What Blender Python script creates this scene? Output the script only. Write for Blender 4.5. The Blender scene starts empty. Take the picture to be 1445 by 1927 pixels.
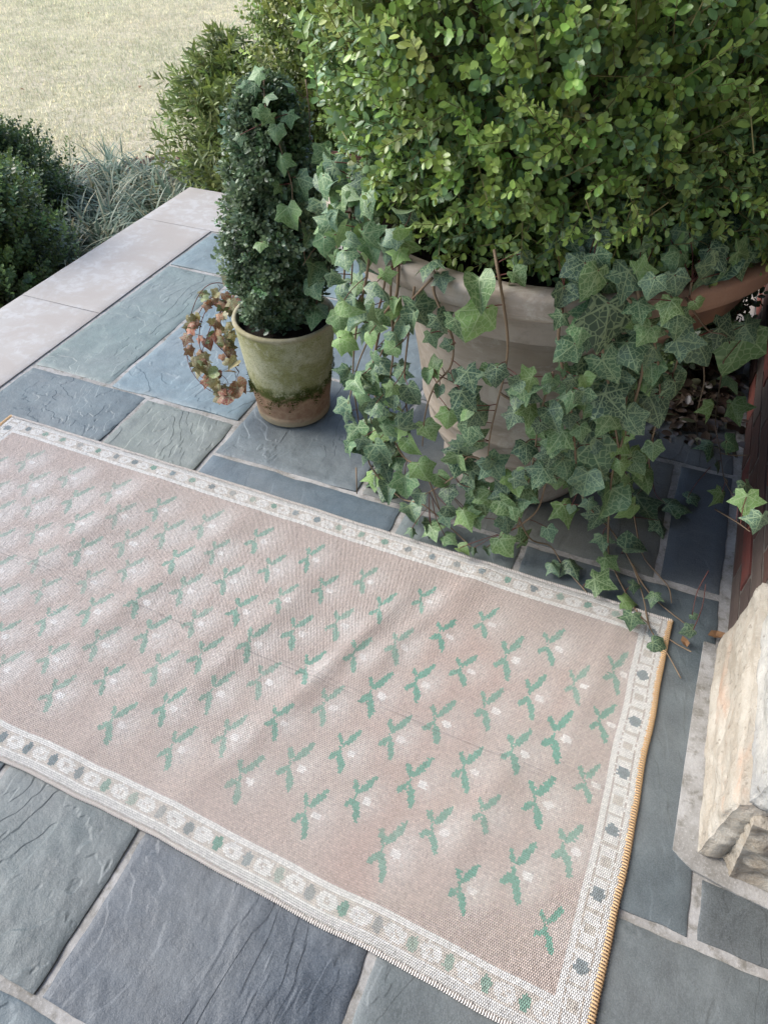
import bpy, math, random
import numpy as np
from mathutils import Matrix, Vector

sc = bpy.context.scene
# ------------------------------------------------------------------ camera
def cam_axes(p, r, y):
    cp, sp = math.cos(p), math.sin(p)
    f = Vector((math.sin(y)*cp, math.cos(y)*cp, -sp)); rt = Vector((math.cos(y), -math.sin(y), 0)); u = rt.cross(f)
    return rt*math.cos(r)+u*math.sin(r), -rt*math.sin(r)+u*math.cos(r), f
CR, CU, CF = cam_axes(math.radians(45.2366), math.radians(-.12816), math.radians(-22.5272))
cd = bpy.data.cameras.new('camera'); cam = bpy.data.objects.new('camera', cd); sc.collection.objects.link(cam)
M3 = Matrix((CR, CU, -CF)).transposed().to_4x4(); M3.translation = (0, 0, 1.3)
cam.matrix_world = M3
cd.sensor_fit = 'VERTICAL'; cd.sensor_height = 36; cd.lens = 1336/1927*36; cd.clip_start = .05; cd.clip_end = 500
sc.camera = cam
# ------------------------------------------------------------------ light
SUN_AZ, SUN_EL = math.radians(262), math.radians(42)      # compass style: from +Y clockwise
w = bpy.data.worlds.new('World'); sc.world = w; w.use_nodes = True
nt = w.node_tree
sky = nt.nodes.new('ShaderNodeTexSky'); sky.sky_type = 'NISHITA'; sky.sun_disc = False
sky.sun_elevation = SUN_EL; sky.sun_rotation = SUN_AZ; sky.air_density = 1.0; sky.dust_density = 1.5; sky.ozone_density = 1.0
bg = nt.nodes['Background']; bg.inputs[1].default_value = .118
nt.links.new(sky.outputs[0], bg.inputs[0])
sd = bpy.data.lights.new('sun', 'SUN'); sd.energy = 1.5; sd.angle = math.radians(36); sd.color = (1, .97, .93)
so = bpy.data.objects.new('sun', sd); sc.collection.objects.link(so)
sv = Vector((math.sin(SUN_AZ)*math.cos(SUN_EL), math.cos(SUN_AZ)*math.cos(SUN_EL), math.sin(SUN_EL)))
so.rotation_euler = sv.to_track_quat('Z', 'Y').to_euler(); so.location = (-6, 2, 8)
vs = sc.view_settings; vs.view_transform = 'Standard'; vs.look = 'None'; vs.exposure = 1.6; vs.gamma = 1
vs.use_curve_mapping = False

# ------------------------------------------------------------------ helpers
COL = sc.collection
def srgb(r, g, b):
    f = lambda c: (c/255/12.92 if c/255 <= .04045 else ((c/255+.055)/1.055)**2.4)
    return (f(r), f(g), f(b))
def tag(o, label=None, cat=None, group=None, kind=None):
    if label: o['label'] = label
    if cat: o['category'] = cat
    if group: o['group'] = group
    if kind: o['kind'] = kind
    return o
def empty(name, loc, label, cat, group=None):
    o = bpy.data.objects.new(name, None); o.location = loc; o.empty_display_size = .05; COL.objects.link(o)
    return tag(o, label, cat, group)
def link(name, me, mat, parent=None, mtx=None, color=None):
    o = bpy.data.objects.new(name, me); COL.objects.link(o)
    if mat and len(me.materials) == 0: me.materials.append(mat)
    if mtx is not None: o.matrix_basis = mtx
    if parent is not None:
        o.parent = parent
        o.location = o.location - parent.location
    if color is not None: o.color = (*color, 1) if len(color) == 3 else color
    return o
def mesh(name, V, F, smooth=False):
    me = bpy.data.meshes.new(name); me.from_pydata([tuple(v) for v in V], [], F)
    if smooth: me.polygons.foreach_set('use_smooth', [True]*len(me.polygons))
    me.update(); return me
def mesh_np(name, V, Q, smooth=False, corner_col=None, uv=None):
    """V (n,3); Q list of (m,k) index arrays."""
    me = bpy.data.meshes.new(name); V = np.asarray(V, np.float32)
    me.vertices.add(len(V)); me.vertices.foreach_set('co', V.ravel())
    loops = np.concatenate([q.ravel() for q in Q]).astype(np.int32)
    sizes = np.concatenate([np.full(len(q), q.shape[1]) for q in Q]).astype(np.int32)
    starts = np.concatenate([[0], np.cumsum(sizes)[:-1]]).astype(np.int32)
    me.loops.add(len(loops)); me.loops.foreach_set('vertex_index', loops)
    me.polygons.add(len(sizes)); me.polygons.foreach_set('loop_start', starts)
    try: me.polygons.foreach_set('loop_total', sizes)
    except Exception: pass
    if smooth: me.polygons.foreach_set('use_smooth', np.ones(len(sizes), bool))
    me.update(calc_edges=True); me.validate()
    if corner_col is not None:
        a = me.attributes.new('Col', 'FLOAT_COLOR', 'CORNER')
        a.data.foreach_set('color', np.c_[corner_col, np.ones(len(corner_col))].astype(np.float32).ravel())
    if uv is not None:
        l = me.uv_layers.new(name='UVMap'); l.data.foreach_set('uv', uv[loops].astype(np.float32).ravel())
    return me
def _hash(ix, iy, s):
    n = (ix.astype(np.int64)*374761393 + iy.astype(np.int64)*668265263 + s*1442695041) & 0x7fffffff
    n = ((n ^ (n >> 13))*1274126177) & 0x7fffffff
    n = ((n ^ (n >> 16))*2246822519) & 0x7fffffff
    return (n & 0xffff)/65535.0
def vnoise(x, y, s=0):
    x = np.asarray(x, float); y = np.asarray(y, float)
    ix, iy = np.floor(x), np.floor(y); fx, fy = x-ix, y-iy
    fx = fx*fx*fx*(fx*(fx*6-15)+10); fy = fy*fy*fy*(fy*(fy*6-15)+10)
    a, b, c, d = _hash(ix, iy, s), _hash(ix+1, iy, s), _hash(ix, iy+1, s), _hash(ix+1, iy+1, s)
    return (a*(1-fx)+b*fx)*(1-fy)+(c*(1-fx)+d*fx)*fy
def fbm(x, y, s=0, o=4, g=.5):
    t = 0; a = 1; n = 0
    for k in range(o):
        t = t+a*vnoise(x*2**k, y*2**k, s+k*17); n += a; a *= g
    return t/n
def sstep(a, b, x):
    t = np.clip((x-a)/(b-a), 0, 1); return t*t*(3-2*t)
def tube(pts, r0, r1, seg=6, smooth_n=4):
    """tapered tube along a smoothed polyline -> V, F"""
    P = np.array(pts, float)
    if smooth_n > 1 and len(P) > 2:
        n = len(P); Q = []
        for i in range(n-1):
            p0, p1, p2, p3 = P[max(i-1, 0)], P[i], P[i+1], P[min(i+2, n-1)]
            for t in np.arange(smooth_n)/smooth_n:
                Q.append(.5*((2*p1)+(-p0+p2)*t+(2*p0-5*p1+4*p2-p3)*t*t+(-p0+3*p1-3*p2+p3)*t**3))
        Q.append(P[-1]); P = np.array(Q)
    V = []; F = []; m = len(P); up = np.array([.13, .31, .94])
    for i in range(m):
        d = P[min(i+1, m-1)]-P[max(i-1, 0)]; d /= (np.linalg.norm(d)+1e-9)
        a = np.cross(d, up); a /= (np.linalg.norm(a)+1e-9); b = np.cross(d, a)
        r = r0+(r1-r0)*i/(m-1)
        for k in range(seg):
            t = 2*math.pi*k/seg; V.append(P[i]+r*(math.cos(t)*a+math.sin(t)*b))
        if i:
            for k in range(seg):
                F.append(((i-1)*seg+k, (i-1)*seg+(k+1) % seg, i*seg+(k+1) % seg, i*seg+k))
    F.append(tuple(range(seg))[::-1]); F.append(tuple((m-1)*seg+k for k in range(seg)))
    return V, F
def merge(parts):
    V = []; F = []
    for v, f in parts:
        o = len(V); V += list(v); F += [tuple(i+o for i in q) for q in f]
    return V, F
def lathe(prof, seg=96, axis=lambda z: (0, 0), wob=0, seed=0):
    V = []; F = []
    for i, (r, z) in enumerate(prof):
        ax = axis(z)
        for k in range(seg):
            t = 2*math.pi*k/seg
            rr = r*(1+wob*(math.sin(3*t+seed)+.6*math.sin(5*t+z*9+seed*2)))
            V.append((ax[0]+rr*math.cos(t), ax[1]+rr*math.sin(t), z))
        if i:
            for k in range(seg):
                F.append(((i-1)*seg+k, (i-1)*seg+(k+1) % seg, i*seg+(k+1) % seg, i*seg+k))
    return V, F

# ------------------------------------------------------------------ materials
class NB:
    def __init__(s, name):
        s.m = bpy.data.materials.new(name); s.m.use_nodes = True; s.t = s.m.node_tree
        s.b = s.t.nodes['Principled BSDF']; s.out = s.t.nodes['Material Output']
    def n(s, k, **kw):
        nd = s.t.nodes.new('ShaderNode'+k)
        for a, v in kw.items():
            if a == 'inp':
                for i, x in v.items(): s.put(nd.inputs[i], x)
            else: setattr(nd, a, v)
        return nd
    def put(s, sock, x):
        if hasattr(x, 'links') or hasattr(x, 'is_linked'): s.t.links.new(x, sock)
        elif isinstance(x, (tuple, list)) and len(x) == 3 and sock.type == 'RGBA': sock.default_value = (*x, 1)
        else: sock.default_value = x
    def math(s, op, a, b=None, c=None):
        nd = s.n('Math', operation=op); s.put(nd.inputs[0], a)
        if b is not None: s.put(nd.inputs[1], b)
        if c is not None: s.put(nd.inputs[2], c)
        return nd.outputs[0]
    def mix(s, f, a, b, mode='MIX'):
        nd = s.n('Mix', data_type='RGBA', blend_type=mode); s.put(nd.inputs[0], f); s.put(nd.inputs[6], a); s.put(nd.inputs[7], b); return nd.outputs[2]
    def noise(s, vec, scale, detail=4, rough=.55, dist=0):
        nd = s.n('TexNoise', inp={'Scale': scale, 'Detail': detail, 'Roughness': rough, 'Distortion': dist})
        if vec is not None: s.put(nd.inputs['Vector'], vec)
        return nd.outputs[0]
    def ramp(s, f, a, b):
        nd = s.n('MapRange', interpolation_type='SMOOTHSTEP'); s.put(nd.inputs[0], f); nd.inputs[1].default_value = a; nd.inputs[2].default_value = b; return nd.outputs[0]
    def bump(s, h, strength, dist, prev=None):
        nd = s.n('Bump', inp={'Strength': strength, 'Distance': dist}); s.put(nd.inputs['Height'], h)
        if prev is not None: s.put(nd.inputs['Normal'], prev)
        return nd.outputs[0]
    def obj(s): return s.n('TexCoord').outputs['Object']
    def done(s, base=None, rough=.7, spec=.3, normal=None, sheen=None):
        if base is not None: s.put(s.b.inputs['Base Color'], base)
        s.put(s.b.inputs['Roughness'], rough); s.put(s.b.inputs['Specular IOR Level'], spec)
        if normal is not None: s.put(s.b.inputs['Normal'], normal)
        if sheen: s.b.inputs['Sheen Weight'].default_value = sheen; s.b.inputs['Sheen Roughness'].default_value = .5
        return s.m

def world_pos(b): return b.n('NewGeometry').outputs['Position']

def mat_bluestone():
    b = NB('bluestone'); oi = b.n('ObjectInfo'); p = world_pos(b)
    seed = b.math('MULTIPLY', oi.outputs['Random'], 31.0)
    add = b.n('VectorMath', operation='ADD'); b.put(add.inputs[0], p)
    cx = b.n('CombineXYZ'); b.put(cx.inputs[0], seed); b.put(cx.inputs[1], seed); b.put(cx.inputs[2], seed); b.put(add.inputs[1], cx.outputs[0])
    pv = add.outputs[0]
    # stretched cleft field
    mp = b.n('Mapping', inp={'Vector': pv, 'Scale': (1.0, .55, 1.0), 'Rotation': (0, 0, .35)})
    n1 = b.noise(mp.outputs[0], 3.4, 4.5, .55, .5)
    st = b.math('MULTIPLY', n1, 15.0); fl = b.math('FLOOR', st); fr = b.math('SUBTRACT', st, fl)
    edge = b.ramp(fr, .0, .15); terr = b.math('ADD', fl, edge)
    gate = b.math('MULTIPLY', b.ramp(b.noise(pv, 3.6, 3, .5), .25, .55), oi.outputs['Alpha'])
    n2 = b.noise(pv, 70, 6, .65); n3 = b.noise(pv, 420, 3, .6)
    bm = b.bump(terr, b.math('MULTIPLY_ADD', gate, .48, .03), .0034)
    bm = b.bump(b.noise(pv, 26, 5, .6), b.math('MULTIPLY', oi.outputs['Alpha'], .5), .006, bm); bm = b.bump(n2, .3, .003, bm); bm = b.bump(n3, .5, .0010, bm)
    tint = b.noise(pv, 2.3, 4, .6); t2 = b.noise(pv, 19, 5, .65)
    c = b.mix(b.ramp(tint, .3, .72), oi.outputs['Color'], b.mix(.5, oi.outputs['Color'], (.17, .175, .165)))
    v = b.n('HueSaturation', inp={'Color': c, 'Value': b.math('MULTIPLY_ADD', t2, 1.1, .45)})
    # mineral grains
    g = b.ramp(n3, .25, .8)
    c2 = b.mix(b.math('MULTIPLY', g, .22), v.outputs[0], (.3, .32, .34))
    # pale efflorescence patches and rusty patches
    eff = b.math('MULTIPLY', b.ramp(b.noise(pv, 6.5, 5, .7, .4), .62, .78), .22)
    c3 = b.mix(eff, c2, (.42, .43, .42))
    ru = b.math('MULTIPLY', b.ramp(b.noise(pv, 3.3, 4, .6, .2), .70, .80), .35)
    c4 = b.mix(ru, c3, (.20, .13, .08))
    return b.done(c4, b.math('MULTIPLY_ADD', t2, .25, .38), .42, bm)
def mat_mortar():
    b = NB('mortar'); p = world_pos(b); n = b.noise(p, 220, 5, .7); n0 = b.noise(p, 9, 5, .65); n1 = b.noise(p, 45, 4, .6)
    c = b.mix(b.ramp(n0, .3, .7), (.20, .19, .17), (.37, .36, .345)); c = b.mix(b.math('MULTIPLY', b.ramp(n1, .5, .72), .7), c, (.12, .11, .085))
    c = b.mix(b.math('MULTIPLY', b.ramp(n, .5, .7), .35), c, (.55, .53, .5))
    bm = b.bump(n, .5, .002); bm = b.bump(n1, .5, .004, bm)
    return b.done(c, .9, .2, bm)
def mat_limestone():
    b = NB('limestone_coping'); p = world_pos(b); n = b.noise(p, 4, 5, .6, .3); n1 = b.noise(p, 26, 6, .65, .5); n2 = b.noise(p, 500, 3, .6)
    c = b.mix(b.ramp(n, .35, .65), (.335, .305, .275), (.365, .345, .32))
    c = b.mix(b.math('MULTIPLY', b.math('MULTIPLY', b.ramp(n1, .45, .62), b.ramp(n, .4, .6)), .38), c, (.50, .50, .51))
    c = b.mix(b.math('MULTIPLY', b.ramp(n2, .5, .75), .25), c, (.2, .17, .15))
    bm = b.bump(n2, .35, .0012); bm = b.bump(n1, .25, .002, bm)
    return b.done(c, .8, .3, bm)
def mat_leaf(name, rough=.42, spec=.4, trans=.18, obj=False, sat=1.0, veins=False):
    b = NB(name)
    if obj: col = b.n('ObjectInfo').outputs['Color']
    else: col = b.n('Attribute', attribute_name='Col').outputs['Color']
    nrm = None
    if veins:
        uv = b.n('UVMap', uv_map='UVMap').outputs[0]; sx = b.n('SeparateXYZ'); b.put(sx.inputs[0], uv)
        x = b.math('ABSOLUTE', sx.outputs[0]); y = sx.outputs[1]
        tot = None
        for ang, L in ((90, 1.05), (28, .8), (-30, .52)):
            ca, sa = math.cos(math.radians(ang)), math.sin(math.radians(ang))
            al = b.math('ADD', b.math('MULTIPLY', x, ca), b.math('MULTIPLY', y, sa))
            pe = b.math('ABSOLUTE', b.math('SUBTRACT', b.math('MULTIPLY', x, sa), b.math('MULTIPLY', y, ca)))
            wd = b.math('MULTIPLY_ADD', al, -.016/L, .024)
            m = b.math('MULTIPLY', b.ramp(b.math('SUBTRACT', wd, pe), -.008, .008), b.ramp(al, -.02, .02))
            tot = m if tot is None else b.math('MAXIMUM', tot, m)
        oi = b.n('ObjectInfo'); sh = b.n('VectorMath', operation='ADD'); b.put(sh.inputs[0], uv)
        cz = b.n('CombineXYZ'); b.put(cz.inputs[0], b.math('MULTIPLY', oi.outputs['Random'], 20.)); b.put(cz.inputs[1], b.math('MULTIPLY', oi.outputs['Random'], 57.)); b.put(sh.inputs[1], cz.outputs[0])
        vo = b.n('TexVoronoi', feature='DISTANCE_TO_EDGE', inp={'Vector': sh.outputs[0], 'Scale': 6.5, 'Randomness': .9})
        vm = b.math('MULTIPLY', b.math('SUBTRACT', 1.0, b.ramp(vo.outputs['Distance'], .03, .085)), .75)
        vv = b.math('MAXIMUM', tot, vm)
        n = b.noise(sh.outputs[0], 3.0, 3, .6)
        hs = b.n('HueSaturation', inp={'Color': col, 'Value': b.math('MULTIPLY_ADD', n, .7, .65)})
        lt = b.mix(.55, col, (.40, .50, .27))
        col = b.mix(b.math('MULTIPLY', vv, .85), hs.outputs[0], lt)
        nrm = b.bump(vv, .5, .0012)
    # slightly paler underside
    bf = b.n('NewGeometry').outputs['Backfacing']
    col = b.mix(b.math('MULTIPLY', bf, .35), col, (.20, .25, .13))
    b.done(col, rough, spec, nrm)
    tr = b.n('BsdfTranslucent'); hs2 = b.n('HueSaturation', inp={'Color': col, 'Value': 1.6, 'Saturation': 1.1}); b.put(tr.inputs[0], hs2.outputs[0])
    mx = b.n('MixShader'); mx.inputs[0].default_value = trans
    b.t.links.new(b.b.outputs[0], mx.inputs[1]); b.t.links.new(tr.outputs[0], mx.inputs[2]); b.t.links.new(mx.outputs[0], b.out.inputs[0])
    return b.m
def mat_simple(name, col, rough=.7, spec=.3, var=.3, scale=40, bump=.3, dist=.002, attr=False, obj=False):
    b = NB(name); p = world_pos(b); n = b.noise(p, scale, 5, .65)
    c = b.n('Attribute', attribute_name='Col').outputs['Color'] if attr else (b.n('ObjectInfo').outputs['Color'] if obj else None)
    if c is None:
        rgb = b.n('RGB'); rgb.outputs[0].default_value = (*col, 1); c = rgb.outputs[0]
    hs = b.n('HueSaturation', inp={'Color': c, 'Value': b.math('MULTIPLY_ADD', n, var*2, 1-var)})
    return b.done(hs.outputs[0], rough, spec, b.bump(n, bump, dist) if bump else None)
def mat_rug():
    b = NB('wool_pile'); c = b.n('Attribute', attribute_name='Col').outputs['Color']
    uv = b.n('UVMap', uv_map='UVMap').outputs[0]; sx = b.n('SeparateXYZ'); b.put(sx.inputs[0], uv)
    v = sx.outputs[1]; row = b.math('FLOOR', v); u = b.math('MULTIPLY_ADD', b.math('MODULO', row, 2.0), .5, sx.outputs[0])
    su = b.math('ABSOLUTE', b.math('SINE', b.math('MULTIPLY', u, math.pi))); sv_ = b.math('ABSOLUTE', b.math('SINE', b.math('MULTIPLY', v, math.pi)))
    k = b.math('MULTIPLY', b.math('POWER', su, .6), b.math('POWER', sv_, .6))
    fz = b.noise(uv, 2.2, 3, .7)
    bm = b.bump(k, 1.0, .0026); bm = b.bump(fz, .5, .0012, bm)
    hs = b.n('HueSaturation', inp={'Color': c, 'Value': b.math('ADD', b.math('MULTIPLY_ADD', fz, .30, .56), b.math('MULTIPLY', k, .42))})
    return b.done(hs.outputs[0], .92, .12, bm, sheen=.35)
def mat_small_pot():
    b = NB('mossy_terracotta'); o = b.obj(); s = b.n('SeparateXYZ'); b.put(s.inputs[0], o); z = s.outputs[2]
    n = b.noise(o, 9, 6, .65, .3); n1 = b.noise(o, 55, 6, .7); n2 = b.noise(o, 260, 4, .65)
    terr = b.mix(b.ramp(n1, .35, .65), (.23, .13, .078), (.30, .20, .125))
    alg = b.mix(b.ramp(n, .35, .62), (.20, .195, .075), (.32, .315, .20)); alg = b.mix(b.math('MULTIPLY', b.ramp(n1, .52, .68), .6), alg, (.17, .17, .06))
    alg = b.mix(b.math('MULTIPLY', b.ramp(n2, .5, .66), .55), alg, (.08, .08, .035)); alg = b.mix(b.math('MULTIPLY', b.ramp(b.noise(o, 30, 6, .75, .4), .52, .66), .55), alg, (.42, .41, .31))
    zz = b.math('ADD', z, b.math('MULTIPLY_ADD', n, .06, -.03))
    c = b.mix(b.ramp(zz, .118, .132), terr, alg)
    mossm = b.math('MULTIPLY', b.ramp(zz, .100, .114), b.math('SUBTRACT', 1.0, b.ramp(zz, .130, .156)))
    c = b.mix(b.math('MULTIPLY', mossm, b.ramp(n1, .35, .55)), c, (.055, .065, .014))
    rim = b.ramp(z, .300, .314); c = b.mix(b.math('MULTIPLY', rim, .5), c, (.30, .25, .18))
    lo = b.math('SUBTRACT', 1.0, b.ramp(zz, .02, .05)); c = b.mix(b.math('MULTIPLY', lo, .7), c, (.34, .29, .19))
    bm = b.bump(n1, .4, .003); bm = b.bump(n2, .5, .0015, bm)
    return b.done(c, .88, .2, bm)
def mat_planter():
    b = NB('weathered_terracotta'); o = b.obj(); s = b.n('SeparateXYZ'); b.put(s.inputs[0], o); z = s.outputs[2]
    mp = b.n('Mapping', inp={'Vector': o, 'Scale': (1, 1, 6)})
    n = b.noise(o, 5, 6, .6, .3); st = b.noise(mp.outputs[0], 9, 6, .65); n2 = b.noise(o, 180, 5, .7)
    c = b.mix(b.ramp(n, .3, .7), (.30, .25, .20), (.38, .335, .285)); c = b.mix(b.math('MULTIPLY', b.ramp(st, .45, .7), .55), c, (.23, .19, .15))
    c = b.mix(b.math('MULTIPLY', b.ramp(b.noise(o, 12, 7, .75, .6), .5, .66), .6), c, (.50, .46, .40)); c = b.mix(b.math('MULTIPLY', b.ramp(b.noise(o, 7, 6, .7, .8), .54, .68), .55), c, (.17, .14, .105))
    sx = b.ramp(s.outputs[0], .12, .36); c = b.mix(b.math('MULTIPLY', sx, .8), c, (.30, .155, .10))
    c = b.mix(b.math('MULTIPLY', b.ramp(n2, .55, .75), .3), c, (.15, .12, .09))
    bm = b.bump(n2, .35, .0015); bm = b.bump(st, .3, .003, bm)
    return b.done(c, .85, .25, bm)
def mat_stone():
    b = NB('rough_fieldstone'); oi = b.n('ObjectInfo'); p = world_pos(b)
    mp = b.n('Mapping', inp={'Vector': p, 'Scale': (1, .5, 1.3)})
    n = b.noise(mp.outputs[0], 11, 7, .62, .8); n1 = b.noise(p, 60, 6, .68); n2 = b.noise(p, 330, 4, .65)
    c = b.mix(b.ramp(n, .35, .66), oi.outputs['Color'], b.mix(.55, oi.outputs['Color'], (.52, .49, .43)))
    c = b.mix(b.math('MULTIPLY', b.ramp(b.noise(mp.outputs[0], 7, 4, .6, .5), .58, .72), .55), c, (.42, .24, .15))
    c = b.mix(b.math('MULTIPLY', b.ramp(n1, .56, .70), .65), c, (.13, .11, .085))
    c = b.mix(b.math('MULTIPLY', b.ramp(n2, .5, .75), .2), c, (.62, .60, .55))
    bm = b.bump(n1, .8, .006); bm = b.bump(n2, .6, .0016, bm)
    return b.done(c, .88, .25, bm)
def mat_brick():
    b = NB('old_brick'); oi = b.n('ObjectInfo'); p = world_pos(b)
    n = b.noise(p, 24, 6, .65); n1 = b.noise(p, 190, 5, .7)
    c = b.mix(b.math('MULTIPLY', b.ramp(n, .45, .7), .6), oi.outputs['Color'], (.07, .05, .045))
    c = b.mix(b.math('MULTIPLY', b.ramp(n1, .62, .74), .35), c, (.35, .30, .26))
    bm = b.bump(n, .5, .004); bm = b.bump(n1, .5, .0015, bm)
    return b.done(c, .88, .2, bm)
def mat_lawn():
    b = NB('dormant_turf'); p = world_pos(b); n = b.noise(p, 1.1, 5, .6); n1 = b.noise(p, 14, 6, .7); n2 = b.noise(p, 120, 5, .75)
    c = b.mix(b.ramp(n, .35, .65), (.50, .43, .29), (.47, .44, .27)); c = b.mix(b.ramp(n1, .3, .7), c, (.68, .60, .45)); c = b.mix(b.math('MULTIPLY', b.ramp(n2, .45, .7), .5), c, (.30, .27, .16))
    bm = b.bump(n2, .8, .02); bm = b.bump(n1, .6, .04, bm)
    return b.done(c, .95, .1, bm)
MAT = dict(bluestone=mat_bluestone(), mortar=mat_mortar(), lime=mat_limestone(), rug=mat_rug(), spot=mat_small_pot(), planter=mat_planter(), stone=mat_stone(), brick=mat_brick(), lawn=mat_lawn(),
    leaf=mat_leaf('shrub_leaf', .36, .5, .22), leafo=mat_leaf('shrub_leaf_single', .36, .5, .22, obj=True), ivy=mat_leaf('ivy_leaf', .42, .38, .12, obj=True, veins=True),
    straw=mat_leaf('grass_blade', .8, .15, .25), lir=mat_leaf('strap_blade', .45, .35, .15),
    soil=mat_simple('potting_soil', (.022, .016, .012), .95, .15, .6, 160, 1., .012), mulch=mat_simple('bark_mulch', (.07, .045, .032), .95, .15, .6, 60, 1., .03),
    bark=mat_simple('bark', (.13, .095, .065), .85, .2, .4, 120, .5, .002), vine=mat_simple('vine_stem', (.17, .12, .075), .7, .3, .4, 150, .4, .001), redvine=mat_simple('red_vine_stem', (.10, .03, .022), .6, .35, .35, 150, .3, .001),
    yarn=mat_simple('orange_yarn', (.52, .35, .19), .9, .15, .35, 300, .4, .001), edge=mat_simple('beige_yarn', (.62, .57, .52), .92, .12, .3, 320, .5, .0015),
    moss=mat_simple('moss', (.05, .065, .012), .95, .1, .5, 300, .3, .002), dry=mat_simple('dry_leaf', (.20, .11, .055), .8, .25, .5, 90, .5, .002), twig=mat_simple('green_twig', (.16, .14, .06), .8, .2, .3, 100, 0), chip=mat_simple('clay_shard', (.30, .14, .09), .9, .2, .4, 120, .5, .002))
# ------------------------------------------------------------------ ground, lawn, bed
GZ = -.30
def grid_sheet(name, x0, x1, y0, y1, nx, ny, zf, mat):
    X, Y = np.meshgrid(np.linspace(x0, x1, nx), np.linspace(y0, y1, ny)); Z = zf(X, Y)
    i = np.arange((nx-1)*(ny-1)); r, c = i//(nx-1), i % (nx-1); a = r*nx+c
    me = mesh_np(name, np.c_[X.ravel(), Y.ravel(), Z.ravel()], [np.c_[a, a+1, a+nx+1, a+nx]], True)
    return link(name, me, mat)
def bed_edge(x):                       # y where the planting bed gives way to turf
    return 3.62 + .14*np.sin(x*1.7+.6) + np.where(x < -3.1, (-3.1-x)*-.75, (x+3.1)*.55)
lawn = grid_sheet('lawn', -120, 120, -60, 160, 90, 90, lambda X, Y: np.full(X.shape, GZ-.02), MAT['lawn']); tag(lawn, kind='structure')
near = grid_sheet('lawn_near', -14, 3, 2.4, 15, 180, 140, lambda X, Y: GZ+.012*(fbm(X*3, Y*3, 5)-.5)-.004, MAT['lawn']); near.name = 'turf'; tag(near, kind='structure')
bed = grid_sheet('planting_bed', -4.4, 1.2, .4, 4.8, 160, 130, lambda X, Y: np.where((Y < bed_edge(X)) , GZ+.03, GZ-.06)+.035*(fbm(X*9, Y*9, 9)-.5), MAT['mulch']); tag(bed, kind='structure')
rg = np.random.default_rng(11)
def blade_mesh(name, n, xr, yr, keep, h, wd, cols, lean, seg=1):
    x = rg.uniform(*xr, n); y = rg.uniform(*yr, n); k = keep(x, y); x, y = x[k], y[k]; n = len(x)
    a = rg.uniform(0, 6.283, n); l = rg.uniform(.3, 1., n)*lean; hh = h*rg.uniform(.5, 1.2, n)
    dx, dy = np.cos(a), np.sin(a); px, py = -dy*wd*rg.uniform(.6, 1.4, n), dx*wd*rg.uniform(.6, 1.4, n)
    z0 = np.full(n, GZ-.01)
    A = np.c_[x-px, y-py, z0]; B = np.c_[x+px, y+py, z0]; T = np.c_[x+dx*l*hh, y+dy*l*hh, GZ+hh*(1-.35*l)]
    V = np.stack([A, B, T], 1).reshape(-1, 3); i = np.arange(n)*3
    t = np.clip(fbm(x*.9, y*.9, 3)*1.8-.4+rg.normal(0, .25, n), 0, 1)[:, None]
    c = cols[0]*(1-t)+cols[1]*t; c = c*(rg.uniform(.55, 1.25, n)*(.72+.56*fbm(x*7, y*7, 77, 3)))[:, None]
    return mesh_np(name, V, [np.c_[i, i+1, i+2]], False, np.repeat(c, 3, 0))
g = link('turf_blades', blade_mesh('turf_blades', 430000, (-11, 1.5), (2.9, 12.5), lambda x, y: (y > bed_edge(x)+rg.normal(0, .06, len(x))) & (x > -y*1.25-1.2) & (y > 2.2-.75*(x+3.1)*(x < -3.1)), .030, .0034, (np.array([.76, .68, .50]), np.array([.64, .61, .42])), 1.1), MAT['straw'])
tag(g, 'pale dormant turf blades covering the lawn', 'grass', kind='stuff')
# fallen leaf specks on the lawn
LS = mesh('lawn_leaf', [(-.03, 0, 0), (0, .012, .012), (.035, 0, .004), (0, -.014, .01)], [(0, 3, 1), (1, 3, 2)])
for i, (x, y) in enumerate([(-4.9, 4.6), (-4.1, 5.0), (-4.7, 6.9), (-6.2, 7.0), (-3.6, 5.6)]):
    o = link('fallen_leaf', LS, MAT['dry'], None, Matrix.Translation((x, y, GZ+.02)) @ Matrix.Rotation(i*1.9, 4, 'Z'))
    tag(o, 'tiny brown fallen leaf lying on the pale lawn', 'leaf', 'leaves fallen on the lawn')
# bark chips in the bed
n = 5200; x = rg.uniform(-3.9, -.6, n); y = rg.uniform(.6, 3.9, n); k = (y < bed_edge(x)) & ((x < -2.17) | (y > 2.85)); x, y = x[k], y[k]; n = len(x)
a = rg.uniform(0, 6.28, n); s = rg.uniform(.008, .03, n); z = GZ+.05+rg.uniform(-.01, .012, n)
dx, dy = np.cos(a)*s, np.sin(a)*s; q = rg.normal(0, .006, (4, n))
V = np.stack([np.c_[x-dx-dy*.3, y-dy+dx*.3, z+q[0]], np.c_[x-dx+dy*.3, y-dy-dx*.3, z+q[1]], np.c_[x+dx+dy*.25, y+dy-dx*.25, z+q[2]], np.c_[x+dx-dy*.25, y+dy+dx*.25, z+q[3]]], 1).reshape(-1, 3)
i = np.arange(n)*4; c = np.array([.11, .065, .045])*rg.uniform(.4, 1.9, n)[:, None]
o = link('bark_chips', mesh_np('bark_chips', V, [np.c_[i, i+1, i+2, i+3]], False, np.repeat(c, 4, 0)), mat_simple('bark_chip', None, .9, .15, .3, 90, .3, .002, attr=True)); tag(o, 'brown bark mulch chips strewn over the planting bed', 'mulch', kind='stuff')

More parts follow.
